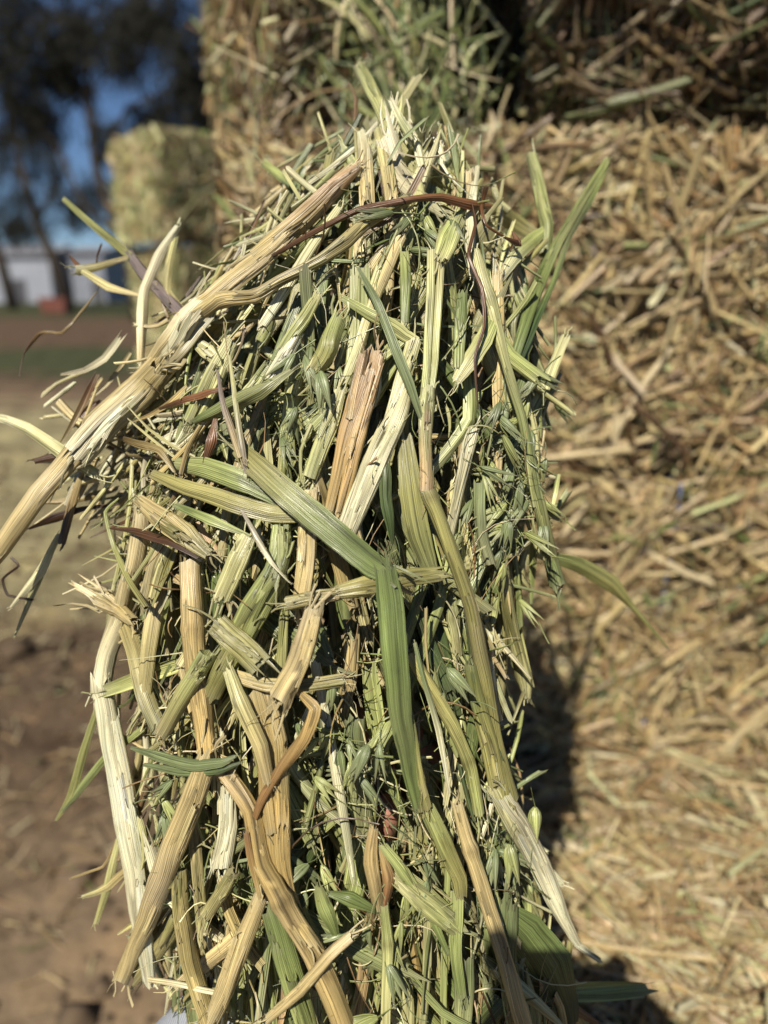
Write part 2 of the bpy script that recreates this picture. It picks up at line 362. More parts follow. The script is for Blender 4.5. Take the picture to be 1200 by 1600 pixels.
needle_tree('dark tree whose trunk forks just above the far bale', 34, (214, 462),
    [[(214, 462, 0, .34), (205, 415, 0, .32), (197, 380, 0, .30), (168, 320, 0, .22), (150, 262, 0, .2), (138, 150, 0, .17), (134, 40, 0, .12)],
     [(197, 380, 0, .22), (165, 350, -.5, .16), (130, 320, -1, .13), (96, 240, -1.5, .08)], [(150, 262, 0, .16), (200, 170, 1, .1), (290, 130, 1.5, .06)]],
    [(30, 20, 75), (100, 40, 70), (180, 15, 60), (270, 20, 55), (300, 70, 34), (40, 110, 60), (110, 95, 44), (190, 80, 34), (25, 165, 38), (295, 165, 42), (240, 185, 34), (180, 222, 34),
     (325, 205, 30), (130, 60, 50), (215, 30, 40), (20, 90, 50), (305, 125, 30), (90, 120, 34), (60, 190, 30), (235, 40, 36), (0, 40, 60)], 800)
needle_tree('slim dark tree leaning left in front of the grey shed', 46, (106, 458),
    [[(106, 458, 0, .36), (82, 400, 0, .33), (56, 345, 0, .28), (30, 250, 0, .2), (10, 120, 0, .1)], [(56, 345, 0, .2), (85, 300, 1, .12), (110, 250, 1.5, .07)]],
    [(30, 260, 52), (80, 300, 42), (15, 320, 44), (65, 240, 34), (115, 330, 26), (45, 350, 30), (150, 300, 30), (0, 215, 24)], 620)
needle_tree('dark leaning tree at the far end of the grey shed', 52, (18, 458),
    [[(18, 458, 0, .4), (2, 410, 0, .36), (-18, 340, 0, .3), (-40, 200, 0, .2)]], [(-20, 240, 60), (-30, 330, 50), (20, 360, 26), (-60, 120, 70)], 600)
needle_tree('bushy dark tree low behind the far bales', 58, (270, 456),
    [[(270, 456, 0, .4), (266, 380, 0, .35), (262, 300, 0, .28), (258, 200, 0, .16)]], [(250, 250, 40), (290, 260, 45), (220, 290, 34), (330, 260, 40), (270, 330, 44), (210, 350, 24)], 700)

# ------------------------------------------------------------------ hay bales
PH = R.uniform(0, 6.28, 24); FR = R.uniform(8, 46, (24, 2)) * R.choice([-1, 1], (24, 2)); AM = 1 / np.sqrt((FR ** 2).sum(1)); AM /= AM.sum()
def relief(a, b, seed):
    h = np.zeros_like(a)
    for i in range(24): h += AM[i] * np.sin(FR[i, 0] * a + FR[i, 1] * b + PH[i] + seed * (1.7 + i))
    for i in range(0, 24, 3): h += .012 * np.sin(FR[i, 1] * 3.1 * a - FR[i, 0] * 2.7 * b + PH[i] * 2 + seed * i)
    return h * 3.2                                   # roughly -1 .. 1
STRAW_PROTO = {}
def protos(key, weights, light_tint=1.0):
    if key in STRAW_PROTO: return STRAW_PROTO[key]
    L = []
    for i in range(26):
        ln = R.uniform(.08, .25); wd = R.uniform(.0036, .0088)
        b = straw_batch(np.zeros((1, 3)), np.array([[1.0, 0, 0]]), np.array([[0, 0, 1.0]]), np.array([ln]), np.array([wd]), pick(weights, 1) * light_tint, .05, 4)
        L.append(mesh_data('straw', b[0], b[1], HAY, False, b[2], b[3]))
    STRAW_PROTO[key] = L; return L
def bale(label, corner, rz, size, faces, weights, key, nparts, depth=.012, seed=0, twines=(), group=None, wscale=1.0, flow=None, tilt=0.0, lscale=1.0, amp=.024, light_tint=1.0):  # last argument scales straw colour to mimic lit and shaded faces
    """corner: front-left-bottom corner; size: length, depth, height; faces: {face: number of straws}"""
    r = empty('hay_bale', corner, rz); r.rotation_euler = (tilt, 0, rz); Lx, Ly, Lz = size
    rngb = np.random.default_rng(100 + seed)
    # packed core: box with rounded, uneven faces
    bm = bmesh.new(); bmesh.ops.create_cube(bm, size=1.0)
    bmesh.ops.subdivide_edges(bm, edges=bm.edges[:], cuts=13, use_grid_fill=True)
    for v in bm.verts:
        c = np.array(v.co); q = c * 2; e = np.clip((np.abs(q) - .82) / .18, 0, 1); shrink = 1 - .045 * ((e > 0).sum() > 1) * e.sum()
        p = c * np.array([Lx - .034, Ly - .034, Lz - .022]) * shrink; p += rngb.normal(0, .004, 3)
        v.co = Vector((p + np.array([Lx, Ly, Lz]) / 2).tolist())
    me = bpy.data.meshes.new('core'); bm.to_mesh(me); bm.free(); me.materials.append(CORE)
    link(bpy.data.objects.new('core', me), r)
    # straws lying in the faces
    FA = {'front': ((0, 0, 0), (1, 0, 0), (0, 0, 1), (0, -1, 0), Lx, Lz), 'left': ((0, Ly, 0), (0, -1, 0), (0, 0, 1), (-1, 0, 0), Ly, Lz),
          'top': ((0, 0, Lz), (1, 0, 0), (0, 1, 0), (0, 0, 1), Lx, Ly), 'right': ((Lx, 0, 0), (0, 1, 0), (0, 0, 1), (1, 0, 0), Ly, Lz)}
    batches = []; first = True
    for fn, n in faces.items():
        o, ua, va, na, W, H = [np.array(q, float) if not np.isscalar(q) else q for q in FA[fn]]
        ln = np.minimum((rngb.gamma(2.2, .027, n) + .014) * lscale, .26); wd = rngb.gamma(2.6, .00125, n) * wscale + .0009
        a = rngb.uniform(-.01, W + .01, n); b = rngb.uniform(-.008, H + .008, n)
        cl = relief(a * .4, b * .4, seed + 9) * 1.3            # direction wanders in clumps
        th = rngb.normal(0, 1.15, n) + cl * .5 + (0.0 if flow is None else flow)
        ea = np.abs(np.cos(th)) * ln * .42; eb = np.abs(np.sin(th)) * ln * .42
        a = ea - .012 + (W - 2 * ea + .024) * (a + .01) / (W + .02); b = eb - .008 + (H - 2 * eb + .016) * (b + .008) / (H + .016)
        h = relief(a, b, seed + len(fn)); lift = h * amp + rngb.uniform(-depth, depth * .7, n)
        ed = np.minimum(np.minimum(a, W - a), np.minimum(b, H - b)); lift -= np.clip(.05 - ed, 0, .06) ** 2 * 6.5
        pos = o + a[:, None] * ua + b[:, None] * va + lift[:, None] * na
        d = np.cos(th)[:, None] * ua + np.sin(th)[:, None] * va + rngb.normal(0, .17, n)[:, None] * na
        out_ = rngb.random(n) < .012; d[out_] += na * rngb.uniform(-.2, 1.2, (out_.sum(), 1))
        nrm = na + rngb.normal(0, .45, (n, 3))
        batches.append(straw_batch(pos, d, nrm, np.minimum(ln, .26), np.minimum(wd, .011), pick(weights, n, rngb) * (light_tint[fn] if isinstance(light_tint, dict) else light_tint), .045, 3, rngb))
        if nparts:
            k = nparts * n // sum(faces.values()); PR = protos(key, weights, .9 if isinstance(light_tint, dict) else light_tint)
            for i in range(k):
                th1 = rngb.normal(0, 1.1) + (0 if flow is None else flow); m1 = .08 * abs(math.cos(th1)) + .01; m2 = .08 * abs(math.sin(th1)) + .01; a1 = rngb.uniform(m1, W - m1); b1 = rngb.uniform(m2, H - m2)
                p = o + a1 * ua + b1 * va + na * (float(relief(np.array([a1]), np.array([b1]), seed + len(fn))[0]) * amp + rngb.uniform(.004, .013))
                dd = np.cos(th1) * ua + np.sin(th1) * va + rngb.normal(0, .09) * na
                nn = norm(na + rngb.normal(0, .3, 3)); dd = norm(dd); nn = norm(nn - dd * (nn @ dd)); ss = np.cross(nn, dd)
                ob = bpy.data.objects.new('straw', PR[int(rngb.integers(len(PR)))])
                M = Matrix(((dd[0], ss[0], nn[0], p[0]), (dd[1], ss[1], nn[1], p[1]), (dd[2], ss[2], nn[2], p[2]), (0, 0, 0, 1)))
                link(ob, r); ob.matrix_local = M @ Matrix.Diagonal((rngb.uniform(.6, 1.1) * 1.0, wscale, wscale, 1))
    if batches:
        v, f, c, u = join(batches); o = mesh_obj('packed_straw', v, f, HAY, r, False, c, u); tag(o, kind='stuff')
    for x, m in twines:
        pts = [(x + .006 * math.sin(q * 9 + x * 40), -.010 + .005 * math.sin(q * 14), q) for q in np.linspace(.0, Lz, 14)]
        pts = [(x, Ly * .5, -.0)] + pts + [(x, Ly * .5, Lz + .004)]
        v, f = tube(pts, [.0022] * len(pts), 6); mesh_obj('twine', v, f, m, r, True)
    tag(r, label, 'hay bale', group); return r

H = .42; YF = .95
WT = {'gold': 7, 'tan': 3, 'brown': 1.5, 'green': .45, 'pale': .7}; WG = {'tan': 3.5, 'brown': .6, 'green': 3.5, 'pale': 2.4}; WM = {'tan': 5, 'brown': 2.4, 'green': 2.6, 'pale': .7}
WE = {'tan': 7, 'gold': 2.5, 'brown': 1.0, 'pale': 2.4}
WF = {'tan': 2.5, 'brown': .6, 'green': 4, 'pale': 2.2}
NS = 'bales of the near stack'
bale('sunlit tan hay bale at head height on the right side', (-.18, YF, 3 * H), 0, (.95, .46, H - .006), {'front': 13000, 'left': 2200, 'top': 1500}, WT, 'tan', 300, .018, 1, ((.58, TWT), (.22, TWT)), NS, 1.15, 0.1)
bale('tan hay bale directly under the head height one', (-.18, YF - .012, 2 * H), 0, (.95, .46, H - .006), {'front': 12500, 'left': 2000}, WT, 'tan', 300, .020, 2, ((.56, TWB), (.28, TWB)), NS, 1.2, 0.5, 0, 1.1, .030)
bale('hay bale jutting forward under the tan bales, phone shadow on its top', (-.06, .47, H), 0, (.95, .475, H), {'top': 14000, 'front': 2500, 'left': 2000}, WE, 'tan', 300, .014, 3, (), NS, .8)
bale('lowest hay bale on the ground under the jutting one', (-.08, .46, 0), 0, (.95, .47, H - .006), {'front': 2500, 'left': 2000}, WT, 'tan', 0, .014, 4, (), NS)
for z, s_, nm in ((0, 5, 'hay bale on the ground behind the jutting bale'), (H, 6, 'hay bale hidden behind the jutting bale, second from the ground')):
    bale(nm, (-.2, YF + .01, z), 0, (.95, .46, H - .006), {'left': 1500}, WT, 'tan', 0, .014, s_, (), NS)
bale('turned hay bale on the left of the top row, green hay hanging off its front', (-.115, .985, 4 * H), math.radians(16.5), (.205, .90, H), {'front': 4200, 'left': 9000}, WM, 'mix', 300, .02, 7, (), NS, 1.1, None, math.radians(8), 1.0, .022, {'front': .58, 'left': 1.2})  # front straw tinted darker and end lighter to mimic shade and sun
bale('dull brownish green hay bale at the right of the top row, shade put into its colour', (.178, 1.0, 4 * H), math.radians(-6), (.95, .46, H), {'front': 8500, 'left': 2000}, WM, 'darkened', 260, .024, 8, (), NS, 1.1, None, math.radians(21), 1.0, .026, .58)  # straw colour lowered and bale leaned out to stand in for shade
bale('shaded hay bale in the gap behind the two top row bales', (-.02, 1.60, 4 * H), 0, (.95, .46, H), {'front': 3000}, WM, 'mix', 0, .02, 9, (), NS, light_tint=.5)  # straw colour lowered to paint deeper shade into the gap
for x_, s_, nm in ((-.06, 11, 'first unseen bale added crosswise to shade the gap in the top row'), (.41, 12, 'second unseen bale added crosswise to shade the dull top row bale'), (.88, 13, 'third unseen bale added crosswise to shade the right end of the top row')):
    bale(nm, (x_, .64, 5 * H + .01), 0, (.46, .95, H), {'front': 1500, 'left': 1500}, WM, 'darkened', 0, .02, s_, (), NS)  # overhang added out of view to throw shade on gap and top row
# far stack, five high, turned so that its end faces the sun
TH = math.radians(40)
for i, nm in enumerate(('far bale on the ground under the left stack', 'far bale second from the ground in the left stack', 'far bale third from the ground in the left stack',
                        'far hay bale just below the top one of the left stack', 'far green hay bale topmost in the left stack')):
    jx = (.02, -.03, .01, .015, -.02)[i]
    bale(nm, (-.85 + jx, 3.12 + jx, i * H), TH, (.95, .46, H - .018), {'front': 2600, 'left': 2600, 'top': 1800 if i == 4 else 900}, WF if i < 4 else WG, 'far', 0, .02, 20 + i, (), 'bales of the far stack', 1.5, None, 0, 1.0, .009, {'front': .85, 'left': 1.55, 'top': 1.55})  # sunward end and top tinted lighter, front darker, imitating the sunlight

# ------------------------------------------------------------------ single pieces of hay (stalks, blades, sheaths, husks)
def spline(pts, per=5, lin=.55):
    P = np.asarray(pts, float); n = len(P)
    if n < 3:
        t = np.linspace(0, 1, per + 2)[:, None]; return P[0] * (1 - t) + P[1] * t
    out = []
    for i in range(n - 1):
        p0 = P[max(i - 1, 0)]; p1 = P[i]; p2 = P[i + 1]; p3 = P[min(i + 2, n - 1)]
        for k in range(per):
            t = k / per
            q = .5 * ((2 * p1) + (-p0 + p2) * t + (2 * p0 - 5 * p1 + 4 * p2 - p3) * t * t + (-p0 + 3 * p1 - 3 * p2 + p3) * t ** 3); out.append(q * (1 - lin) + lin * (p1 * (1 - t) + p2 * t))
    out.append(P[-1]); return np.array(out)
def piece(P, W, kind, c1, c2=None, roll=0.0, twist=0.0, fray=.6, flat=None, rng=R, wave=.0, nodes=(), split=0, fine=True):
    """P: centre line (n,3) already smooth; W: full widths (n)"""
    P = np.asarray(P, float); n = len(P); W = np.asarray(W, float)
    T = np.gradient(P, axis=0); T = norm(T)
    L = np.concatenate([[0], np.cumsum(np.linalg.norm(np.diff(P, axis=0), axis=1))]); s = L / max(L[-1], 1e-6)
    N = norm(CAM + np.array([0, -.02, .02]) - P); N = norm(N - T * (N * T).sum(1, keepdims=True)); S = np.cross(T, N)
    ang = (roll + twist * (s - .5) + .16 * np.sin(s * L[-1] / .016 + rng.uniform(0, 6)) + .10 * np.sin(s * L[-1] / .007 + rng.uniform(0, 6)))[:, None]; S, N = S * np.cos(ang) + N * np.sin(ang), N * np.cos(ang) - S * np.sin(ang)
    if kind == 'stem':
        m = 12 if fine else 6; th = np.arange(m) / m * 2 * math.pi; a = np.cos(th) * .5; b = np.sin(th) * .5 * (flat or .6); closed = True
    elif kind == 'sheath':
        m = 11 if fine else 6; th = np.linspace(-2.0, 2.0, m); a = np.sin(th) * .5; b = (np.cos(th)) * .5 * (flat or .5); closed = False
    else:
        m = 9 if fine else 5; a = np.linspace(-.5, .5, m); b = (flat if flat is not None else .16) * (.5 - np.abs(a)) * 2 - .04; b = b.copy(); b[m // 2] -= .03; closed = False
    jit = rng.normal(0, .012, m) if fine else np.zeros(m)
    if kind != 'stem' and fine: b = b + (.020 if kind == 'sheath' else .010) * np.where(np.arange(m) % 2, 1, -1)
    if kind != 'blade': b = b * (1 + (.30 if kind == 'sheath' else .22) * np.sin(2 * math.pi * (a + .5) * rng.uniform(1.6, 3.2) + rng.uniform(0, 6.28)))
    a = a + jit
    wv = np.ones((n, m)); 
    off = np.zeros((n, m))
    if wave:
        ph = rng.uniform(0, 6.28, 2); off += wave * np.sin(s[:, None] * L[-1] / .014 + ph[0] + np.sign(a)[None, :] * ph[1]) * np.abs(a)[None, :] * 2
    wmod = 1 + .02 * np.sin(s * L[-1] / .012 + rng.uniform(0, 6)) + rng.normal(0, .014, n)
    ww = W * wmod
    for nd in nodes: ww = ww * (1 + .20 * np.exp(-((s - nd) * L[-1] / .0016) ** 2))
    V = P[:, None, :] + S[:, None, :] * (a[None, :] * ww[:, None])[:, :, None] + N[:, None, :] * ((b[None, :] * (1 + .35 * np.sin(s * L[-1] / .011 + rng.uniform(0, 6)))[:, None] + off) * ww[:, None])[:, :, None]
    # torn ends
    if fray and n > 3:
        f0 = rng.uniform(-.5, 1, m) ** 3 * fray; f1 = rng.uniform(-.5, 1, m) ** 3 * fray
        V[0] -= T[0] * (f0 * W[0])[:, None]; V[-1] += T[-1] * (f1 * W[-1])[:, None]
    c1 = np.asarray(c1); c2 = c1 if c2 is None else np.asarray(c2)
    q = s * L[-1] / .03; g = np.clip(s + rng.normal(0, .06) + .30 * np.sin(q * rng.uniform(.6, 1.6) + rng.uniform(0, 6)) * np.sin(q * .7 + rng.uniform(0, 6)), 0, 1); C = c1 * (1 - g)[:, None] + c2 * g[:, None]
    w_ = np.clip(np.sin(q * rng.uniform(.5, 1.3) + rng.uniform(0, 6)) - .55, 0, 1)[:, None] * rng.uniform(0, 1.0); C = C * (1 - w_) + C.mean() * np.array([1.12, .92, .62]) * w_
    for nd in nodes: k = np.exp(-((s - nd) * L[-1] / .0016) ** 2)[:, None]; C = C * (1 - .45 * k) + np.array([.10, .075, .03]) * .45 * k
    cr = np.ones((n, m, 1))
    if fine and W.mean() > .003:
        for _ in range(int(rng.integers(0, 4))):
            j = int(rng.integers(1, m - 1)); i0 = int(rng.integers(0, n)); i1 = i0 + int(rng.integers(2, max(3, n // 2) + 1)); cr[i0:i1, j] *= rng.uniform(.25, .6)
    C = cr * C[:, None, :] * (1 + rng.normal(0, .11, m))[None, :, None] * (1 + .10 * np.sin(s * 9 + rng.uniform(0, 6)))[:, None, None]
    edge = (np.exp(-s * L[-1] / .002) + np.exp(-(1 - s) * L[-1] / .002))[:, None, None] * .35; C = C * (1 - edge) + np.array([.62, .58, .40]) * edge * (C.mean() * 2.2)
    idx = np.arange(n * m).reshape(n, m); nx = np.roll(idx, -1, 1)
    if closed: F = np.stack([idx[:-1], nx[:-1], nx[1:], idx[1:]], -1).reshape(-1, 4)
    else: F = np.stack([idx[:-1, :-1], idx[:-1, 1:], idx[1:, 1:], idx[1:, :-1]], -1).reshape(-1, 4)
    arc = np.concatenate([[0], np.cumsum(np.hypot(np.diff(a), np.diff(b)))])
    U = np.zeros((n, m, 3)); U[..., 0] = arc[None, :] * W.mean() * 1000; U[..., 1] = (L * 1000)[:, None]; U[..., 2] = rng.uniform(0, 900)
    res = [(V.reshape(-1, 3), F, np.clip(C, .004, .85).reshape(-1, 3), U.reshape(-1, 3))]
    # loose fibres at the torn end
    for k in range(split):
        e = -1 if k % 2 == 0 else 0; tdir = T[e] * (1 if e else -1)
        q = P[e] + S[e] * W[e] * rng.uniform(-.45, .45); ln = W[e] * rng.uniform(.6, 2.2)
        dirn = norm(tdir + S[e] * rng.normal(0, .3) + N[e] * rng.normal(0, .25)); 
        r = straw_batch((q + dirn * ln * .4)[None], dirn[None], N[e][None], np.array([ln]), np.array([W[e] * rng.uniform(.06, .2)]), np.clip(C[e].mean(0), .01, .85)[None], .2, 3, rng)
        res.append(r)
    return join(res)
def husk(p, d, ln, wd, c, rng=R, awn=True):
    d = norm(np.asarray(d, float)); N = norm(CAM - p); N = norm(N - d * (N @ d)); S = np.cross(d, N); n = 9; m = 10; s = np.linspace(0, 1, n)
    rad = np.sin(np.clip(s, .02, 1) ** .55 * math.pi * .985) ** 1.05 * (1 - .35 * s) + .015; res = []; roll = rng.uniform(-.6, .6)
    for half in ((0, 1, 2) if rng.random() < .6 else (0, 1)):
        sp = (-.13, .17, .02)[half] * rng.uniform(.4, 1.6)
        dd = norm(d + S * sp); SS = np.cross(dd, N); th = np.arange(m) / m * 2 * math.pi
        rr = rad[:, None] * (1 + .07 * np.where(np.arange(m) % 2, 1, -1))[None, :]
        V = (p + dd[None] * (s * ln)[:, None])[:, None, :] + SS * (np.cos(th) * rr * wd * .40)[:, :, None] + N * (np.sin(th) * rr * wd * .22 - half * .0007)[:, :, None]
        V += N * (np.sin(s * 3.14) * ln * .06)[:, None, None]
        idx = np.arange(n * m).reshape(n, m); nx = np.roll(idx, -1, 1); F = np.stack([idx[:-1], nx[:-1], nx[1:], idx[1:]], -1).reshape(-1, 4)
        C = c * np.where(np.arange(m) % 2, 1.12, .88)[None, :, None] * (1 - .0 * s)[:, None, None] * np.ones((n, m, 3)); C = C * (1 - .45 * s[:, None, None] ** 2) + np.array([.46, .42, .27]) * .45 * s[:, None, None] ** 2; C = C * rng.uniform(.8, 1.2)
        U = np.zeros((n, m, 3)); U[..., 0] = th[None] * wd * 300; U[..., 1] = (s * ln * 1000)[:, None]; U[..., 2] = rng.uniform(0, 900)
        res.append((V.reshape(-1, 3), F, np.clip(C, .01, .8).reshape(-1, 3), U.reshape(-1, 3)))
    if awn:
        a = norm(d + rng.normal(0, .35, 3)); res.append(straw_batch((p + d * ln + a * ln * .25)[None], a[None], N[None], np.array([ln * .7]), np.array([.0005]), (c * .9)[None], .2, 3, rng))
        a = norm(-d + rng.normal(0, .25, 3)); res.append(straw_batch((p + a * ln * .3)[None], a[None], N[None], np.array([ln * .7]), np.array([.0007]), (c * .9)[None], .2, 3, rng))
    return join(res)

def strips(P, W, c1, c2, rng, k):
    res = []; n = len(P); T = norm(np.gradient(P, axis=0)); N = norm(CAM - P); N = norm(N - T * (N * T).sum(1, keepdims=True)); S = np.cross(T, N)
    for _ in range(k):
        i0 = int(rng.integers(0, max(1, n // 2))); i1 = int(min(n, i0 + rng.integers(max(4, n // 3), n + 1)))
        if i1 - i0 < 4: continue
        side = rng.uniform(-.30, .30); t = np.linspace(0, 1, i1 - i0); dr = rng.normal(0, .12)
        Q = P[i0:i1] + S[i0:i1] * (W[i0:i1] * (side + dr * (t - .5)))[:, None] + N[i0:i1] * (W[i0:i1] * (.16 + .30 * np.abs(t - .5) ** 2 * rng.uniform(0, 2)))[:, None]
        u = rng.uniform(.72, 1.25); res.append(piece(Q, W[i0:i1] * rng.uniform(.22, .5), 'sheath', c1 * u, c2 * u, rng=rng, fray=1.6, flat=rng.uniform(.4, .8), split=2, roll=rng.normal(0, .3)))
    return res
# the clump's front surface, as depth by pixel
CY = [120, 200, 300, 400, 500, 600, 700, 800, 900, 1000, 1100, 1200, 1300, 1400, 1500, 1620]
LX = [600, 572, 478, 392, 305, 268, 240, 225, 225, 230, 225, 235, 245, 250, 275, 300]
RX = [640, 690, 740, 800, 828, 838, 840, 835, 800, 780, 775, 775, 790, 800, 840, 880]
def edges(py): return float(np.interp(py, CY, LX)), float(np.interp(py, CY, RX))
def surf(px, py):
    l, r = edges(py); u = (px - (l + r) / 2) / ((r - l) / 2 + 30)
    lean = np.interp(py, [100, 500, 900, 1300, 1600], [.045, .012, .0, .0, .004])
    return .388 + lean - .052 * math.sqrt(max(0.0, 1 - u * u)) + .02 * max(0, abs(u) - 1)
K = {'straw': srgb(210, 190, 136), 'tan': srgb(196, 176, 120), 'orange': srgb(204, 176, 114), 'cream': srgb(236, 230, 192), 'pale': srgb(208, 205, 146), 'palegreen': srgb(170, 178, 112),
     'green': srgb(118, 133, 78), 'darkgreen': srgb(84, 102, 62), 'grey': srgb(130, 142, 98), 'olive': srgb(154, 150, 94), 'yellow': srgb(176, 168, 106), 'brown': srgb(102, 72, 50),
     'dark': srgb(66, 44, 28), 'rust': srgb(138, 96, 64), 'purple': srgb(128, 116, 116), 'redtan': srgb(188, 156, 116)}
def px2w(wpx, d): return wpx / FPX * d
def hero_geom(spec, rng):
    kind, c, pts, o = spec
    P3 = []; Wd = []
    for q in pts:
        x, y, wpx = q[:3]; dd = q[3] if len(q) > 3 else -.004
        d = surf(x, y) + dd; P3.append(at(x, y, d)); Wd.append(px2w(wpx, d))
    P = spline(P3, 6); W = np.interp(np.linspace(0, 1, len(P)), np.linspace(0, 1, len(Wd)), Wd)
    # stalks are never perfectly straight: add small wobble
    wob = spline(rng.normal(0, .00022, (max(3, len(pts) + 1), 3)), 6); wi = np.linspace(0, len(wob) - 1, len(P)).astype(int); P = P + wob[wi]
    c1, c2 = c if isinstance(c, tuple) else (c, c)
    o = dict(o)
    if 'flat' in o and kind != 'blade': o['flat'] = min(.9, o['flat'] * 1.45)
    g = [piece(P, W, kind, K[c1], K[c2], rng=rng, **{'split': 7, **o})]
    if kind != 'blade' and max(q[2] for q in pts) > 19: g += strips(P, W, K[c1], K[c2], rng, int(rng.integers(3, 7)))
    return join(g)
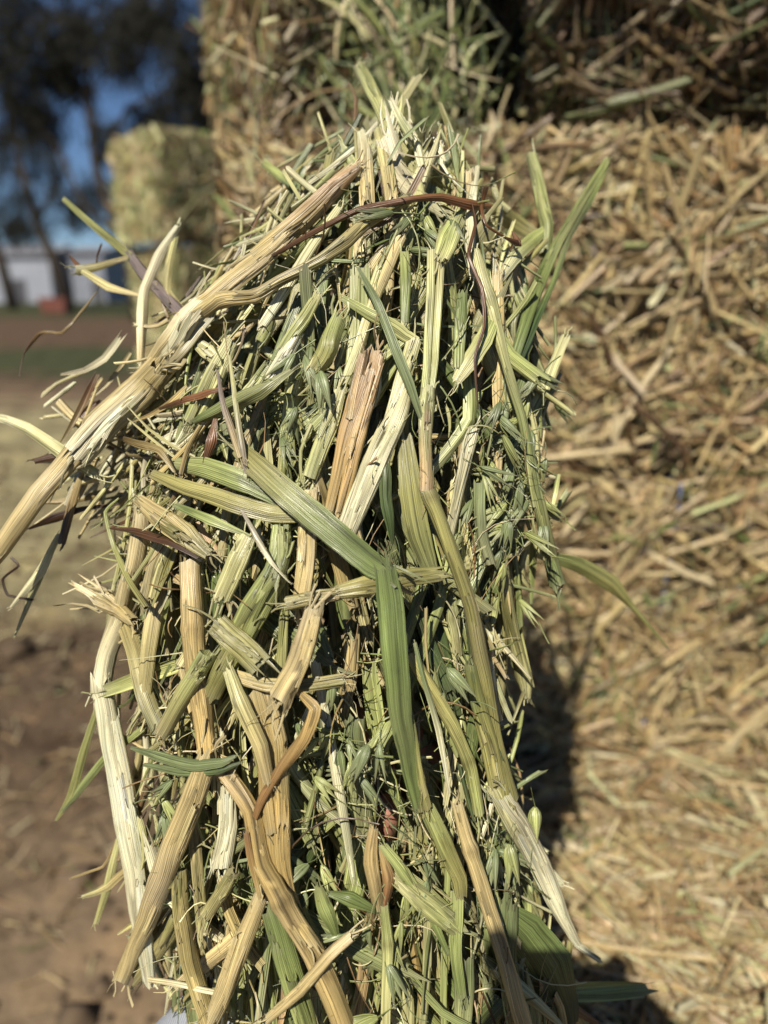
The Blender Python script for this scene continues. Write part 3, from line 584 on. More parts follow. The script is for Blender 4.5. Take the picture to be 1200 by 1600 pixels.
HEROES = [
 # name, category, label, [specs]
 ('oat_stalk', 'stalk', 'thickest tan stalk, slanting from the left edge up to the top of the handful', [
    ('stem', ('straw', 'straw'), [(-60, 930, 30, -.05), (0, 858, 31, -.046), (62, 772, 32, -.04), (125, 697, 36, -.034), (160, 655, 38, -.03), (215, 606, 38, -.025), (262, 560, 40, -.02), (285, 522, 46, -.018), (312, 486, 44, -.016), (330, 468, 34, -.015), (380, 427, 30, -.013), (430, 386, 28, -.012), (495, 320, 30, -.01), (552, 264, 20, -.01)], {'flat': .5, 'nodes': (.36, .56), 'fray': 1.2}),
    ('sheath', ('cream', 'tan'), [(118, 712, 44, -.038), (165, 660, 46, -.033), (228, 605, 44, -.028), (252, 578, 36, -.025)], {'flat': .35, 'fray': 1.0}),
    ('sheath', ('straw', 'cream'), [(246, 572, 40, -.025), (270, 545, 52, -.024), (292, 508, 50, -.021), (318, 478, 40, -.019)], {'flat': .4, 'fray': .9}),
    ('sheath', ('tan', 'redtan'), [(400, 405, 30, -.014), (470, 345, 34, -.013), (520, 295, 30, -.012), (556, 262, 14, -.012)], {'flat': .4, 'fray': 1.6})]),
 ('oat_straw', 'stem', 'bent olive stem joining the thickest tan stalk at its joint', [
    ('stem', ('straw', 'olive'), [(312, 488, 24, -.02), (345, 468, 26, -.02), (400, 462, 20, -.02), (440, 437, 18, -.018), (500, 406, 18, -.016), (540, 378, 24, -.014), (575, 345, 20, -.012), (638, 309, 16, -.01)], {'nodes': (.28,)})]),
 ('oat_leaf', 'leaf', 'widest flat green leaf, folded sharply over in the middle of the handful', [
    ('blade', ('olive', 'green'), [(372, 700, 26, -.016), (400, 728, 38, -.018), (450, 772, 42, -.020), (520, 832, 44, -.022), (580, 880, 40, -.024), (606, 893, 36, -.025)], {'flat': .06, 'fray': 1.0}),
    ('blade', ('green', 'green'), [(602, 886, 34, -.026), (608, 940, 42, -.026), (614, 1010, 42, -.026), (622, 1090, 38, -.025), (630, 1150, 32, -.024), (640, 1210, 22, -.022), (652, 1262, 14, -.02)], {'flat': .08, 'fray': 1.0}),
    ('sheath', ('green', 'yellow'), [(636, 1120, 20, -.021), (645, 1190, 26, -.02), (662, 1262, 26, -.018)], {})]),
 ('straw_sheath', 'stem', 'short yellow olive stem lying sideways under the folded wide leaf', [
    ('stem', ('olive', 'straw'), [(448, 942, 24, -.017), (490, 934, 22, -.018), (528, 926, 20, -.019), (545, 922, 26, -.019)], {'nodes': (.8,)}),
    ('sheath', ('yellow', 'olive'), [(528, 926, 22, -.021), (570, 916, 32, -.021), (620, 905, 30, -.018), (682, 897, 24, -.014)], {'flat': .4, 'fray': 1.2})]),
 ('oat_straw', 'stem', 'upright double ribbed green stem with a joint, right of the centre', [
    ('stem', ('pale', 'palegreen'), [(674, 393, 15, -.012), (672, 470, 14, -.013), (668, 560, 13, -.014), (664, 616, 13, -.014)], {}),
    ('stem', ('pale', 'palegreen'), [(688, 395, 15, -.012), (685, 470, 14, -.013), (680, 560, 13, -.014), (672, 616, 13, -.014)], {}),
    ('stem', ('palegreen', 'redtan'), [(669, 606, 22, -.015), (666, 640, 24, -.015), (664, 690, 21, -.016), (668, 770, 22, -.016)], {'nodes': (.18, .97)})]),
 ('oat_straw', 'stem', 'long olive stem hanging in a curve from the joint right of centre', [
    ('stem', ('olive', 'olive'), [(668, 768, 24, -.017), (700, 845, 22, -.017), (735, 945, 24, -.017), (756, 1060, 26, -.016), (772, 1160, 30, -.014), (792, 1250, 36, -.012)], {'flat': .45, 'nodes': (.02,)}),
    ('sheath', ('green', 'yellow'), [(735, 1040, 18, -.016), (752, 1120, 26, -.015), (778, 1225, 30, -.014)], {})]),
 ('straw_sheath', 'stem', 'bright cream sheath at the lower right, its ragged tip curling outwards', [
    ('sheath', ('cream', 'cream'), [(782, 1240, 34, -.014), (812, 1290, 36, -.013), (842, 1345, 36, -.012), (868, 1405, 30, -.01), (884, 1442, 20, -.008), (902, 1474, 12, -.006), (936, 1500, 8, -.004)], {'flat': .35, 'fray': 1.2, 'split': 9}),
    ('sheath', ('pale', 'cream'), [(770, 1235, 20, -.011), (800, 1290, 22, -.01), (832, 1340, 20, -.009), (876, 1380, 14, -.006)], {'split': 6})]),
 ('oat_straw', 'stem', 'long green stem down the right edge of the handful with a joint near its end', [
    ('stem', ('pale', 'green'), [(742, 395, 20, -.01), (768, 485, 24, -.011), (790, 565, 15, -.012), (815, 650, 15, -.014), (832, 730, 17, -.014), (846, 800, 20, -.014), (860, 870, 22, -.013), (870, 914, 26, -.012)], {'nodes': (.15, .73), 'flat': .5})]),
 ('oat_straw', 'stem', 'forked light green stem reaching highest on the right side', [
    ('stem', ('palegreen', 'green'), [(948, 253, 12, .0), (912, 312, 14, .0), (872, 378, 16, .0), (848, 430, 20, .0), (822, 500, 20, .0), (800, 570, 16, .002)], {'nodes': (.36,)})]),
 ('oat_leaf', 'leaf', 'narrow dark green blade running just beside the forked light green stem', [
    ('blade', ('palegreen', 'darkgreen'), [(950, 256, 7, .002), (918, 318, 14, .002), (888, 372, 10, .0), (868, 435, 9, -.002), (838, 500, 12, -.002), (808, 570, 10, .0)], {'flat': .3})]),
 ('oat_straw', 'stem', 'short green stem with a cut hollow top, standing up on the right', [
    ('stem', ('palegreen', 'palegreen'), [(831, 245, 18, .005), (842, 292, 20, .004), (854, 352, 22, .002), (850, 400, 16, .006)], {'flat': .8, 'fray': .3, 'split': 2})]),
 ('oat_leaf', 'leaf', 'soft yellow green blade behind the brown dead leaf at upper right', [
    ('blade', ('yellow', 'olive'), [(758, 325, 20, .03), (800, 346, 28, .03), (838, 370, 20, .03)], {})]),
 ('oat_leaf', 'leaf', 'pale blade rising to the cut green stem at upper right', [
    ('blade', ('cream', 'palegreen'), [(770, 450, 14, .0), (800, 405, 24, -.002), (835, 372, 22, -.002), (862, 352, 8, .0)], {})]),
 ('oat_straw', 'stem', 'pale cut stem with a frayed end hanging alone at lower right', [
    ('stem', ('olive', 'pale'), [(785, 880, 22, .0), (792, 945, 20, .0), (806, 1010, 22, -.002), (818, 1062, 24, -.002), (824, 1088, 12, -.002)], {'fray': 1.2, 'nodes': (.86,), 'split': 8})]),
 ('oat_leaf', 'leaf', 'thin yellow green blade drooping out to the right over the tan bale', [
    ('blade', ('green', 'olive'), [(800, 852, 8, .03), (850, 868, 16, .035), (905, 884, 24, .04), (955, 912, 26, .045), (985, 945, 10, .05), (1045, 1012, 3, .055)], {'flat': .3})]),
 ('straw_sheath', 'stem', 'broad reddish tan flat stalk in the upper middle', [
    ('sheath', ('redtan', 'orange'), [(584, 552, 36, -.010), (566, 620, 44, -.012), (545, 700, 42, -.012), (522, 800, 34, -.01)], {'flat': .3, 'fray': .7})]),
 ('straw_sheath', 'stem', 'bright pale ribbed sheath just right of the reddish tan stalk', [
    ('sheath', ('pale', 'cream'), [(636, 600, 18, -.008), (618, 655, 34, -.010), (582, 735, 42, -.011), (544, 825, 34, -.009)], {'flat': .45})]),
 ('oat_straw', 'stem', 'narrow straw coloured stem above the reddish tan stalk', [
    ('stem', ('straw', 'pale'), [(628, 372, 16, -.005), (590, 455, 18, -.006), (566, 525, 18, -.006), (540, 600, 18, -.006)], {})]),
 ('oat_leaf', 'leaf', 'thin blue grey blade crossing the upper middle diagonally', [
    ('blade', ('grey', 'grey'), [(562, 418, 6, -.014), (590, 475, 14, -.015), (618, 545, 16, -.016), (640, 600, 16, -.016), (658, 652, 8, -.015)], {'flat': .25})]),
 ('oat_leaf', 'leaf', 'broad olive green blade hanging left of the long curved olive stem', [
    ('blade', ('olive', 'green'), [(634, 690, 26, -.008), (644, 770, 38, -.01), (656, 840, 38, -.01), (676, 900, 24, -.009)], {'flat': .12})]),
 ('oat_leaf', 'leaf', 'small pale green blade lying across the top of the reddish tan stalk', [
    ('blade', ('palegreen', 'pale'), [(534, 464, 10, -.009), (585, 494, 18, -.011), (625, 516, 20, -.011), (652, 536, 16, -.01)], {})]),
 ('oat_straw', 'stem', 'long bright cream stem on the lower left, sharply bent at its joint', [
    ('stem', ('tan', 'cream'), [(222, 805, 28, -.006), (212, 880, 28, -.008), (192, 950, 30, -.01), (168, 1020, 30, -.012), (158, 1076, 30, -.013)], {'flat': .5}),
    ('stem', ('cream', 'cream'), [(158, 1068, 30, -.013), (172, 1140, 36, -.014), (190, 1230, 38, -.014), (205, 1320, 38, -.012), (218, 1420, 32, -.01), (232, 1525, 18, -.008)], {'flat': .45, 'nodes': (.02,), 'fray': 1.4})]),
 ('oat_straw', 'stem', 'golden tan stem on the left that meets a straw stem at a joint below', [
    ('stem', ('straw', 'orange'), [(297, 878, 32, -.012), (300, 945, 36, -.014), (305, 1020, 36, -.014), (316, 1110, 32, -.014), (324, 1190, 30, -.014)], {'flat': .5, 'nodes': (.35,)})]),
 ('oat_straw', 'stem', 'thick straw stem slanting down left below the golden tan stem', [
    ('stem', ('straw', 'straw'), [(325, 1178, 34, -.016), (300, 1250, 40, -.017), (268, 1330, 40, -.016), (238, 1412, 38, -.014), (214, 1470, 28, -.012), (190, 1528, 26, -.01)], {'flat': .45, 'fray': 1.3, 'split': 8})]),
 ('oat_straw', 'stem', 'long tan stem running down to the bottom edge left of centre', [
    ('stem', ('orange', 'tan'), [(345, 1196, 26, -.012), (392, 1265, 28, -.016), (410, 1350, 30, -.018), (440, 1408, 34, -.02), (490, 1490, 36, -.02), (545, 1620, 36, -.02)], {'flat': .5, 'nodes': (.5,)})]),
 ('straw_sheath', 'stem', 'broad brownish tan sheath hanging behind the curled dead leaf', [
    ('sheath', ('tan', 'orange'), [(405, 1082, 44, -.010), (424, 1160, 50, -.012), (428, 1250, 46, -.012), (434, 1340, 38, -.012), (448, 1400, 26, -.01)], {'flat': .35})]),
 ('oat_straw', 'stem', 'short cream tan stub with torn ends, below the sideways olive stem', [
    ('sheath', ('straw', 'straw'), [(492, 955, 30, -.022), (478, 1000, 36, -.023), (460, 1050, 34, -.023), (440, 1088, 40, -.023)], {'flat': .55, 'fray': 1.0, 'split': 8})]),
 ('straw_sheath', 'stem', 'tan olive strip lying sideways behind the torn stub', [
    ('sheath', ('straw', 'olive'), [(358, 1052, 18, -.014), (420, 1070, 24, -.015), (480, 1070, 20, -.015), (534, 1062, 20, -.013)], {'flat': .3})]),
 ('oat_leaf', 'leaf', 'pale tan strip bent at its top, running down left of the torn stub', [
    ('blade', ('pale', 'tan'), [(356, 1048, 18, -.02), (378, 1100, 26, -.022), (408, 1165, 24, -.022), (420, 1225, 16, -.02)], {'flat': .3})]),
 ('dead_leaf', 'leaf', 'curled orange brown dead leaf twisting down below the torn stub', [
    ('blade', ('orange', 'rust'), [(468, 1078, 14, -.018), (494, 1108, 26, -.022), (476, 1152, 22, -.022), (440, 1200, 18, -.02), (412, 1245, 18, -.018), (388, 1300, 8, -.016)], {'flat': .5, 'twist': 2.6, 'wave': .12})]),
 ('oat_leaf', 'leaf', 'grey green blade lying sideways across the golden tan stem', [
    ('blade', ('grey', 'grey'), [(206, 1168, 5, -.02), (250, 1182, 16, -.021), (305, 1196, 18, -.022), (345, 1192, 14, -.022), (368, 1182, 5, -.02)], {'flat': .3}),
    ('blade', ('grey', 'darkgreen'), [(225, 1195, 6, -.018), (280, 1205, 14, -.02), (340, 1204, 12, -.02), (375, 1192, 4, -.018)], {'flat': .3})]),
 ('oat_leaf', 'leaf', 'square cut olive strip pointing down right beside the golden stem', [
    ('sheath', ('olive', 'olive'), [(338, 976, 38, -.02), (370, 1005, 42, -.021), (408, 1042, 40, -.02)], {'flat': .25, 'fray': .3, 'split': 2})]),
 ('straw_sheath', 'stem', 'bright yellow green sheath with a blunt lower end, left of the wide leaf', [
    ('sheath', ('pale', 'pale'), [(388, 838, 26, -.014), (370, 880, 36, -.015), (348, 932, 32, -.014)], {'flat': .4, 'fray': .5})]),
 ('straw_sheath', 'stem', 'ribbed olive green sheath slanting down left under the wide leaf', [
    ('sheath', ('palegreen', 'olive'), [(432, 895, 38, -.012), (395, 955, 46, -.014), (355, 1030, 40, -.013), (330, 1085, 30, -.011)], {'flat': .4}),
    ('sheath', ('palegreen', 'green'), [(442, 800, 30, -.010), (438, 860, 36, -.012), (426, 905, 34, -.013)], {})]),
 ('oat_straw', 'stem', 'short straw coloured stem in front of the golden stem, slanting down left', [
    ('stem', ('palegreen', 'straw'), [(326, 1022, 28, -.02), (296, 1070, 28, -.02), (256, 1142, 26, -.018)], {'flat': .5, 'fray': .7})]),
 ('oat_leaf', 'leaf', 'strip half tan and half blue grey, hanging inside the bent cream stem', [
    ('blade', ('tan', 'grey'), [(192, 962, 24, -.006), (212, 1020, 26, -.008), (228, 1085, 28, -.009), (250, 1142, 26, -.009)], {'flat': .2})]),
 ('straw_stub', 'stem', 'brownish stub with a shredded tip sticking out on the left', [
    ('stem', ('tan', 'straw'), [(208, 972, 18, -.012), (185, 952, 24, -.014), (160, 938, 34, -.015)], {'fray': 2.0, 'split': 14})]),
 ('oat_straw', 'stem', 'thin green stem sticking out towards the far bales at upper left', [
    ('stem', ('palegreen', 'olive'), [(100, 312, 8, .0), (150, 356, 11, .0), (205, 402, 14, .0)], {'split': 1}),
    ('stem', ('purple', 'purple'), [(200, 395, 14, .0), (228, 432, 18, .002), (290, 498, 20, .004)], {})]),
 ('seed_twig', 'twig', 'small tuft of dry husks near the thin green stem at upper left', [
    ('blade', ('olive', 'tan'), [(120, 424, 16, -.002), (165, 412, 10, -.002), (205, 402, 6, .0)], {}),
    ('blade', ('pale', 'straw'), [(125, 420, 8, -.002), (170, 448, 14, -.002), (222, 462, 4, .0)], {}),
    ('blade', ('brown', 'rust'), [(108, 398, 3, -.002), (120, 412, 7, -.002), (135, 425, 4, .0)], {'twist': 3}),
    ('stem', ('brown', 'dark'), [(158, 382, 3, -.002), (152, 400, 3, -.002), (150, 415, 3, .0)], {})]),
 ('oat_leaf', 'leaf', 'pale blade folded into a narrow upside down V at upper left', [
    ('blade', ('cream', 'straw'), [(278, 354, 9, -.006), (250, 398, 16, -.006), (226, 452, 16, -.006), (222, 490, 18, -.005), (219, 568, 10, -.004)], {'flat': .35}),
    ('blade', ('pale', 'straw'), [(278, 354, 8, -.004), (265, 410, 12, -.004), (262, 455, 12, -.003), (285, 490, 18, -.002), (312, 540, 18, .0)], {'flat': .35})]),
 ('oat_leaf', 'leaf', 'pale blade reaching to the left edge above the thickest stalk', [
    ('blade', ('cream', 'pale'), [(-30, 648, 12, -.03), (10, 655, 14, -.03), (42, 668, 18, -.03), (100, 708, 22, -.03), (150, 742, 16, -.026)], {'flat': .3})]),
 ('dead_leaf', 'leaf', 'dark brown strip poking out left behind the thickest stalk', [
    ('blade', ('brown', 'dark'), [(54, 720, 9, -.025), (95, 712, 13, -.024), (140, 716, 10, -.02)], {})]),
 ('dead_leaf', 'leaf', 'thin dark brown leaf below the thickest stalk near the left edge', [
    ('blade', ('dark', 'dark'), [(46, 826, 6, -.01), (85, 810, 16, -.01), (130, 795, 8, -.01), (185, 788, 4, -.008)], {'twist': 1.5})]),
 ('oat_twig', 'twig', 'brown twig with a silvery tuft hanging at the left edge', [
    ('stem', ('tan', 'brown'), [(128, 738, 8, -.012), (112, 790, 14, -.012), (96, 850, 12, -.012)], {}),
    ('blade', ('pale', 'cream'), [(92, 835, 6, -.012), (64, 895, 16, -.012), (18, 950, 4, -.012)], {'split': 8}),
    ('blade', ('grey', 'pale'), [(88, 850, 5, -.010), (58, 910, 12, -.010), (24, 995, 3, -.010)], {'split': 6}),
    ('stem', ('dark', 'dark'), [(18, 872, 4, -.012), (30, 884, 4, -.012), (4, 905, 4, -.012), (12, 930, 4, -.012), (50, 936, 4, -.012)], {})]),
 ('root_thread', 'twig', 'crinkled brown thread curling out over the paddock at the left', [
    ('stem', ('brown', 'tan'), [(30, 588, 3, .01), (38, 552, 4, .01), (60, 522, 7, .01), (80, 520, 4, .01), (98, 520, 5, .01), (112, 506, 4, .01), (131, 480, 5, .012), (157, 448, 3, .014)], {'twist': 3, 'split': 0})]),
 ('oat_awn', 'twig', 'wiry pale green thread hanging left of the dark brown curled leaf', [
    ('stem', ('palegreen', 'olive'), [(186, 778, 3, -.018), (164, 800, 6, -.018), (178, 856, 8, -.019), (200, 905, 9, -.019), (228, 950, 8, -.018)], {'split': 0})]),
 ('oat_leaf', 'leaf', 'green blade lying sideways with its tip under the wide leaf', [
    ('blade', ('palegreen', 'green'), [(274, 724, 18, -.014), (320, 730, 34, -.015), (375, 750, 36, -.015), (432, 782, 16, -.013)], {'flat': .12})]),
 ('oat_leaf', 'leaf', 'long yellow green ribbed blade lying sideways left of the wide leaf', [
    ('blade', ('yellow', 'olive'), [(236, 740, 14, -.018), (290, 762, 24, -.019), (360, 785, 28, -.018), (420, 800, 28, -.016), (476, 806, 22, -.013)], {'flat': .15})]),
 ('straw_sheath', 'stem', 'olive tan sheath pointing down right on the left side', [
    ('sheath', ('straw', 'olive'), [(218, 784, 20, -.016), (255, 812, 36, -.018), (290, 836, 38, -.017), (324, 866, 18, -.015)], {'flat': .3, 'fray': 1.0})]),
 ('oat_leaf', 'leaf', 'narrow green blade pointing down right above the yellow green sheath', [
    ('blade', ('green', 'palegreen'), [(275, 788, 10, -.019), (330, 812, 16, -.019), (390, 838, 5, -.017)], {})]),
 ('dead_leaf', 'leaf', 'curled dark brown leaf just below the olive tan sheath', [
    ('blade', ('brown', 'dark'), [(172, 826, 4, -.02), (215, 832, 12, -.021), (262, 846, 16, -.021), (310, 872, 8, -.018)], {'twist': 2.2, 'flat': .4})]),
 ('dead_leaf', 'leaf', 'arched brown strip above the long yellow green ribbed blade', [
    ('blade', ('dark', 'tan'), [(186, 684, 8, -.022), (222, 694, 13, -.024), (250, 704, 12, -.024), (272, 735, 6, -.02)], {'twist': 1.4})]),
 ('dead_leaf', 'leaf', 'brown upright scrap above the sideways green blade', [
    ('blade', ('rust', 'brown'), [(336, 655, 8, -.014), (330, 690, 18, -.016), (320, 724, 8, -.015)], {'twist': 1.0})]),
 ('dead_leaf', 'leaf', 'brown dead leaf running up right beside the thickest stalk', [
    ('blade', ('brown', 'rust'), [(250, 640, 5, -.018), (290, 624, 10, -.019), (320, 616, 12, -.019), (350, 606, 4, -.018)], {'twist': 1.0})]),
 ('dead_leaf', 'leaf', 'long reddish brown dead leaf lying across the top of the handful', [
    ('blade', ('brown', 'rust'), [(425, 400, 8, -.012), (490, 362, 12, -.013), (560, 328, 10, -.014), (640, 312, 9, -.015), (690, 308, 14, -.016), (738, 320, 20, -.016), (770, 322, 6, -.015)], {'twist': 1.6, 'flat': .35})]),
 ('root_thread', 'twig', 'reddish brown thread hanging down from the dead leaf at the top', [
    ('stem', ('brown', 'brown'), [(738, 320, 6, -.018), (742, 352, 6, -.018), (732, 398, 6, -.018), (752, 450, 7, -.018), (756, 510, 6, -.018), (742, 560, 5, -.017), (748, 640, 3, -.016)], {'twist': 2, 'split': 0}),
    ('stem', ('dark', 'rust'), [(760, 292, 9, -.016), (752, 325, 6, -.018), (760, 352, 4, -.018), (790, 372, 4, -.018), (810, 380, 12, -.018), (800, 362, 3, -.017)], {'split': 0})]),
 ('oat_leaf', 'leaf', 'thin pale blade with the highest tip, standing up at the top', [
    ('blade', ('brown', 'pale'), [(544, 128, 3, -.004), (556, 155, 7, -.004), (557, 215, 9, -.004), (560, 292, 11, -.004)], {'flat': .3, 'split': 0})]),
 ('oat_straw', 'stem', 'light green stem leaning in to the top from upper left', [
    ('stem', ('palegreen', 'pale'), [(560, 104, 20, .02), (590, 160, 22, .018), (625, 230, 22, .012), (648, 270, 20, .008), (656, 320, 22, .004)], {'nodes': (.6,), 'fray': .4})]),
 ('straw_sheath', 'stem', 'bright frayed straw sheath at the very top, left one of two', [
    ('sheath', ('cream', 'straw'), [(566, 208, 14, .0), (570, 250, 24, -.002), (575, 320, 26, -.004)], {'flat': .45, 'fray': 1.4, 'split': 7})]),
 ('straw_sheath', 'stem', 'bright frayed straw sheath at the very top, right one of two', [
    ('sheath', ('pale', 'straw'), [(590, 205, 14, .002), (602, 250, 22, .0), (614, 320, 22, -.002)], {'flat': .45, 'fray': 1.6, 'split': 7})]),
 ('straw_sheath', 'stem', 'fan of stiff white fibres standing just right of the highest tip', [
    ('sheath', ('palegreen', 'cream'), [(636, 205, 14, .0), (622, 180, 14, .0), (612, 160, 10, .0)], {'fray': 2.5, 'split': 12}),
    ('blade', ('cream', 'cream'), [(606, 215, 10, .0), (614, 180, 7, .0), (622, 143, 3, .0)], {'split': 4}),
    ('blade', ('cream', 'pale'), [(616, 212, 10, .002), (626, 175, 7, .002), (631, 147, 3, .002)], {'split': 4}),
    ('stem', ('pale', 'cream'), [(660, 262, 12, .004), (648, 222, 18, .004), (632, 196, 20, .004)], {'flat': .6, 'fray': .4})]),
 ('oat_leaf', 'leaf', 'forked green sprig standing left of the top', [
    ('blade', ('palegreen', 'green'), [(412, 254, 12, .012), (440, 278, 14, .01), (466, 298, 8, .008)], {}),
    ('stem', ('yellow', 'olive'), [(490, 252, 12, .01), (462, 275, 11, .008), (454, 310, 12, .004), (452, 385, 12, .002)], {'nodes': (.35,)})]),
 ('oat_straw', 'stem', 'upright cream stem hanging from the reddish dead leaf at upper right', [
    ('stem', ('cream', 'cream'), [(746, 262, 8, -.004), (738, 320, 16, -.006), (735, 370, 18, -.008), (738, 430, 14, -.008)], {'nodes': (.45,)})]),
 ('oat_leaf', 'leaf', 'pale green blade with dark veins, slanting down left at the right side', [
    ('blade', ('palegreen', 'pale'), [(775, 488, 20, -.012), (755, 530, 30, -.013), (732, 568, 28, -.012), (714, 594, 16, -.01)], {'flat': .1})]),
 ('straw_sheath', 'stem', 'flared pale green sheath at the top of the double ribbed stem', [
    ('sheath', ('palegreen', 'pale'), [(712, 346, 32, -.010), (700, 375, 36, -.012), (688, 408, 22, -.013)], {'flat': .35, 'fray': .6})]),
 ('oat_leaf', 'leaf', 'thin green strip hanging out to a frayed point at lower left', [
    ('blade', ('palegreen', 'olive'), [(162, 1080, 8, .0), (132, 1170, 12, .0), (112, 1240, 14, .0), (86, 1282, 4, .0)], {'split': 5}),
    ('blade', ('palegreen', 'green'), [(222, 1140, 10, .002), (165, 1185, 12, .0), (128, 1228, 12, .0), (100, 1266, 6, .0)], {'split': 4})]),
 ('oat_leaf', 'leaf', 'ragged olive strip dangling at the lower left outside the bent cream stem', [
    ('blade', ('pale', 'olive'), [(188, 1300, 8, .004), (172, 1370, 14, .004), (150, 1445, 8, .004)], {'split': 5}),
    ('blade', ('tan', 'pale'), [(215, 1345, 8, .004), (170, 1385, 14, .004), (128, 1402, 6, .004)], {'split': 3}),
    ('stem', ('brown', 'tan'), [(182, 1310, 3, .004), (160, 1355, 4, .004), (108, 1372, 3, .004)], {'split': 0})]),
 ('oat_awn', 'twig', 'thin pale straw lying nearly level at the bottom left', [
    ('stem', ('straw', 'cream'), [(234, 1530, 8, -.014), (290, 1540, 8, -.015), (350, 1554, 8, -.015)], {'split': 3})]),
 ('oat_straw', 'stem', 'straw stub with a torn lower end above the grey sleeve', [
    ('stem', ('straw', 'straw'), [(408, 1402, 24, -.014), (382, 1465, 30, -.016), (356, 1532, 32, -.016), (338, 1580, 28, -.015)], {'flat': .5, 'fray': 1.6, 'split': 10})]),
 ('oat_straw', 'stem', 'olive tan stem bending down to the grey sleeve', [
    ('stem', ('olive', 'tan'), [(278, 1360, 24, -.008), (284, 1430, 28, -.01), (296, 1500, 28, -.012), (330, 1610, 26, -.012)], {'flat': .45})]),
 ('straw_stub', 'stem', 'short olive stub with a cut end above the grey sleeve', [
    ('stem', ('olive', 'yellow'), [(366, 1360, 20, -.01), (348, 1392, 22, -.011), (325, 1426, 22, -.011)], {'split': 3, 'flat': .75})]),
 ('straw_sheath', 'stem', 'bright cream strip between the thick straw stem and the long tan stem', [
    ('sheath', ('cream', 'cream'), [(356, 1230, 20, -.006), (356, 1290, 30, -.007), (346, 1352, 32, -.007)], {'flat': .3, 'fray': .3})]),
 ('oat_leaf', 'leaf', 'thin orange strip lying along the long tan stem', [
    ('blade', ('rust', 'orange'), [(384, 1300, 8, -.022), (392, 1345, 10, -.023), (408, 1405, 6, -.023)], {})]),
 ('dead_leaf', 'leaf', 'pair of orange tan husk leaves below the fingertip gap', [
    ('blade', ('orange', 'tan'), [(584, 1295, 14, -.010), (580, 1350, 24, -.012), (592, 1420, 18, -.012)], {'flat': .4}),
    ('blade', ('tan', 'rust'), [(590, 1320, 8, -.009), (606, 1370, 22, -.010), (600, 1418, 12, -.011)], {'flat': .4})]),
 ('oat_straw', 'stem', 'long straw stem running down into the shade right of centre', [
    ('stem', ('straw', 'straw'), [(715, 1255, 20, -.010), (735, 1325, 24, -.012), (770, 1440, 26, -.014), (825, 1625, 28, -.014)], {'nodes': (.18,), 'flat': .5})]),
 ('straw_sheath', 'stem', 'bent olive sheath between the wide leaf tip and the long shaded stem', [
    ('sheath', ('palegreen', 'olive'), [(650, 1258, 18, -.014), (668, 1262, 24, -.016), (695, 1320, 28, -.016), (718, 1372, 26, -.014), (720, 1400, 20, -.013)], {'flat': .4}),
    ('blade', ('palegreen', 'green'), [(715, 1395, 22, -.012), (712, 1470, 20, -.012), (722, 1560, 14, -.01)], {})]),
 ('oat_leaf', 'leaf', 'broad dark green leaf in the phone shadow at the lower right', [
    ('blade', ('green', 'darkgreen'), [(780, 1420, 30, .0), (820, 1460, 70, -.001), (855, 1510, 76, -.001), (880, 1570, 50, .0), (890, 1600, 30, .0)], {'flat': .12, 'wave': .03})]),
 ('dead_leaf', 'leaf', 'ragged brown tuft poking out at the bottom right corner of the handful', [
    ('blade', ('tan', 'brown'), [(845, 1540, 12, .004), (890, 1570, 16, .004), (935, 1600, 8, .004)], {'split': 6}),
    ('blade', ('olive', 'tan'), [(850, 1580, 10, .002), (905, 1590, 22, .002), (925, 1615, 10, .002)], {'split': 5})]),
 ('oat_straw', 'stem', 'olive stem hanging straight behind the pale frayed cut stem', [
    ('stem', ('olive', 'olive'), [(772, 870, 14, .012), (784, 960, 16, .012), (786, 1040, 14, .012), (780, 1110, 12, .012)], {})]),
 ('oat_straw', 'stem', 'green stem curving down right below the wide leaf fold', [
    ('stem', ('yellow', 'palegreen'), [(640, 1020, 18, -.012), (670, 1070, 22, -.013), (705, 1130, 22, -.013), (735, 1200, 20, -.012), (748, 1270, 18, -.01)], {'nodes': (.7,)})]),
 ('oat_leaf', 'leaf', 'silvery thin strand beside the wide leaf, lower centre right', [
    ('blade', ('grey', 'cream'), [(648, 1005, 6, -.016), (662, 1060, 8, -.016), (685, 1140, 10, -.016), (702, 1240, 4, -.015)], {})]),
 ('oat_leaf', 'leaf', 'thin pale blade standing nearly upright left of the wide leaf', [
    ('blade', ('pale', 'purple'), [(358, 555, 5, -.018), (366, 620, 8, -.019), (378, 700, 10, -.02), (385, 740, 6, -.018)], {'flat': .3}),
    ('blade', ('purple', 'tan'), [(340, 580, 4, -.018), (352, 640, 10, -.019), (376, 715, 12, -.02)], {'flat': .3})]),
 ('oat_awn', 'twig', 'thin twisted grey straw hanging over the ribbed olive sheath', [
    ('stem', ('purple', 'cream'), [(378, 798, 5, -.022), (398, 838, 10, -.024), (425, 880, 7, -.024), (452, 912, 4, -.022)], {'twist': 2})]),
 ('straw_sheath', 'stem', 'tan stem passing up behind the wide leaf in the centre', [
    ('sheath', ('tan', 'straw'), [(486, 768, 28, -.008), (480, 830, 32, -.01), (476, 900, 30, -.01), (470, 950, 26, -.009)], {'flat': .4})]),
 ('oat_straw', 'stem', 'slim pale stem slanting just below the thickest stalk near the top', [
    ('stem', ('pale', 'cream'), [(530, 325, 14, -.006), (490, 380, 18, -.007), (448, 448, 18, -.008), (410, 510, 16, -.008)], {})]),
 ('straw_sheath', 'stem', 'pale strip crossing under the thickest stalk at its joint', [
    ('sheath', ('cream', 'pale'), [(296, 528, 14, -.008), (325, 550, 26, -.008), (356, 572, 16, -.008)], {'flat': .3, 'fray': 1.4})]),
 ('straw_sheath', 'stem', 'pale narrow sheath slanting down left, above the reddish tan stalk', [
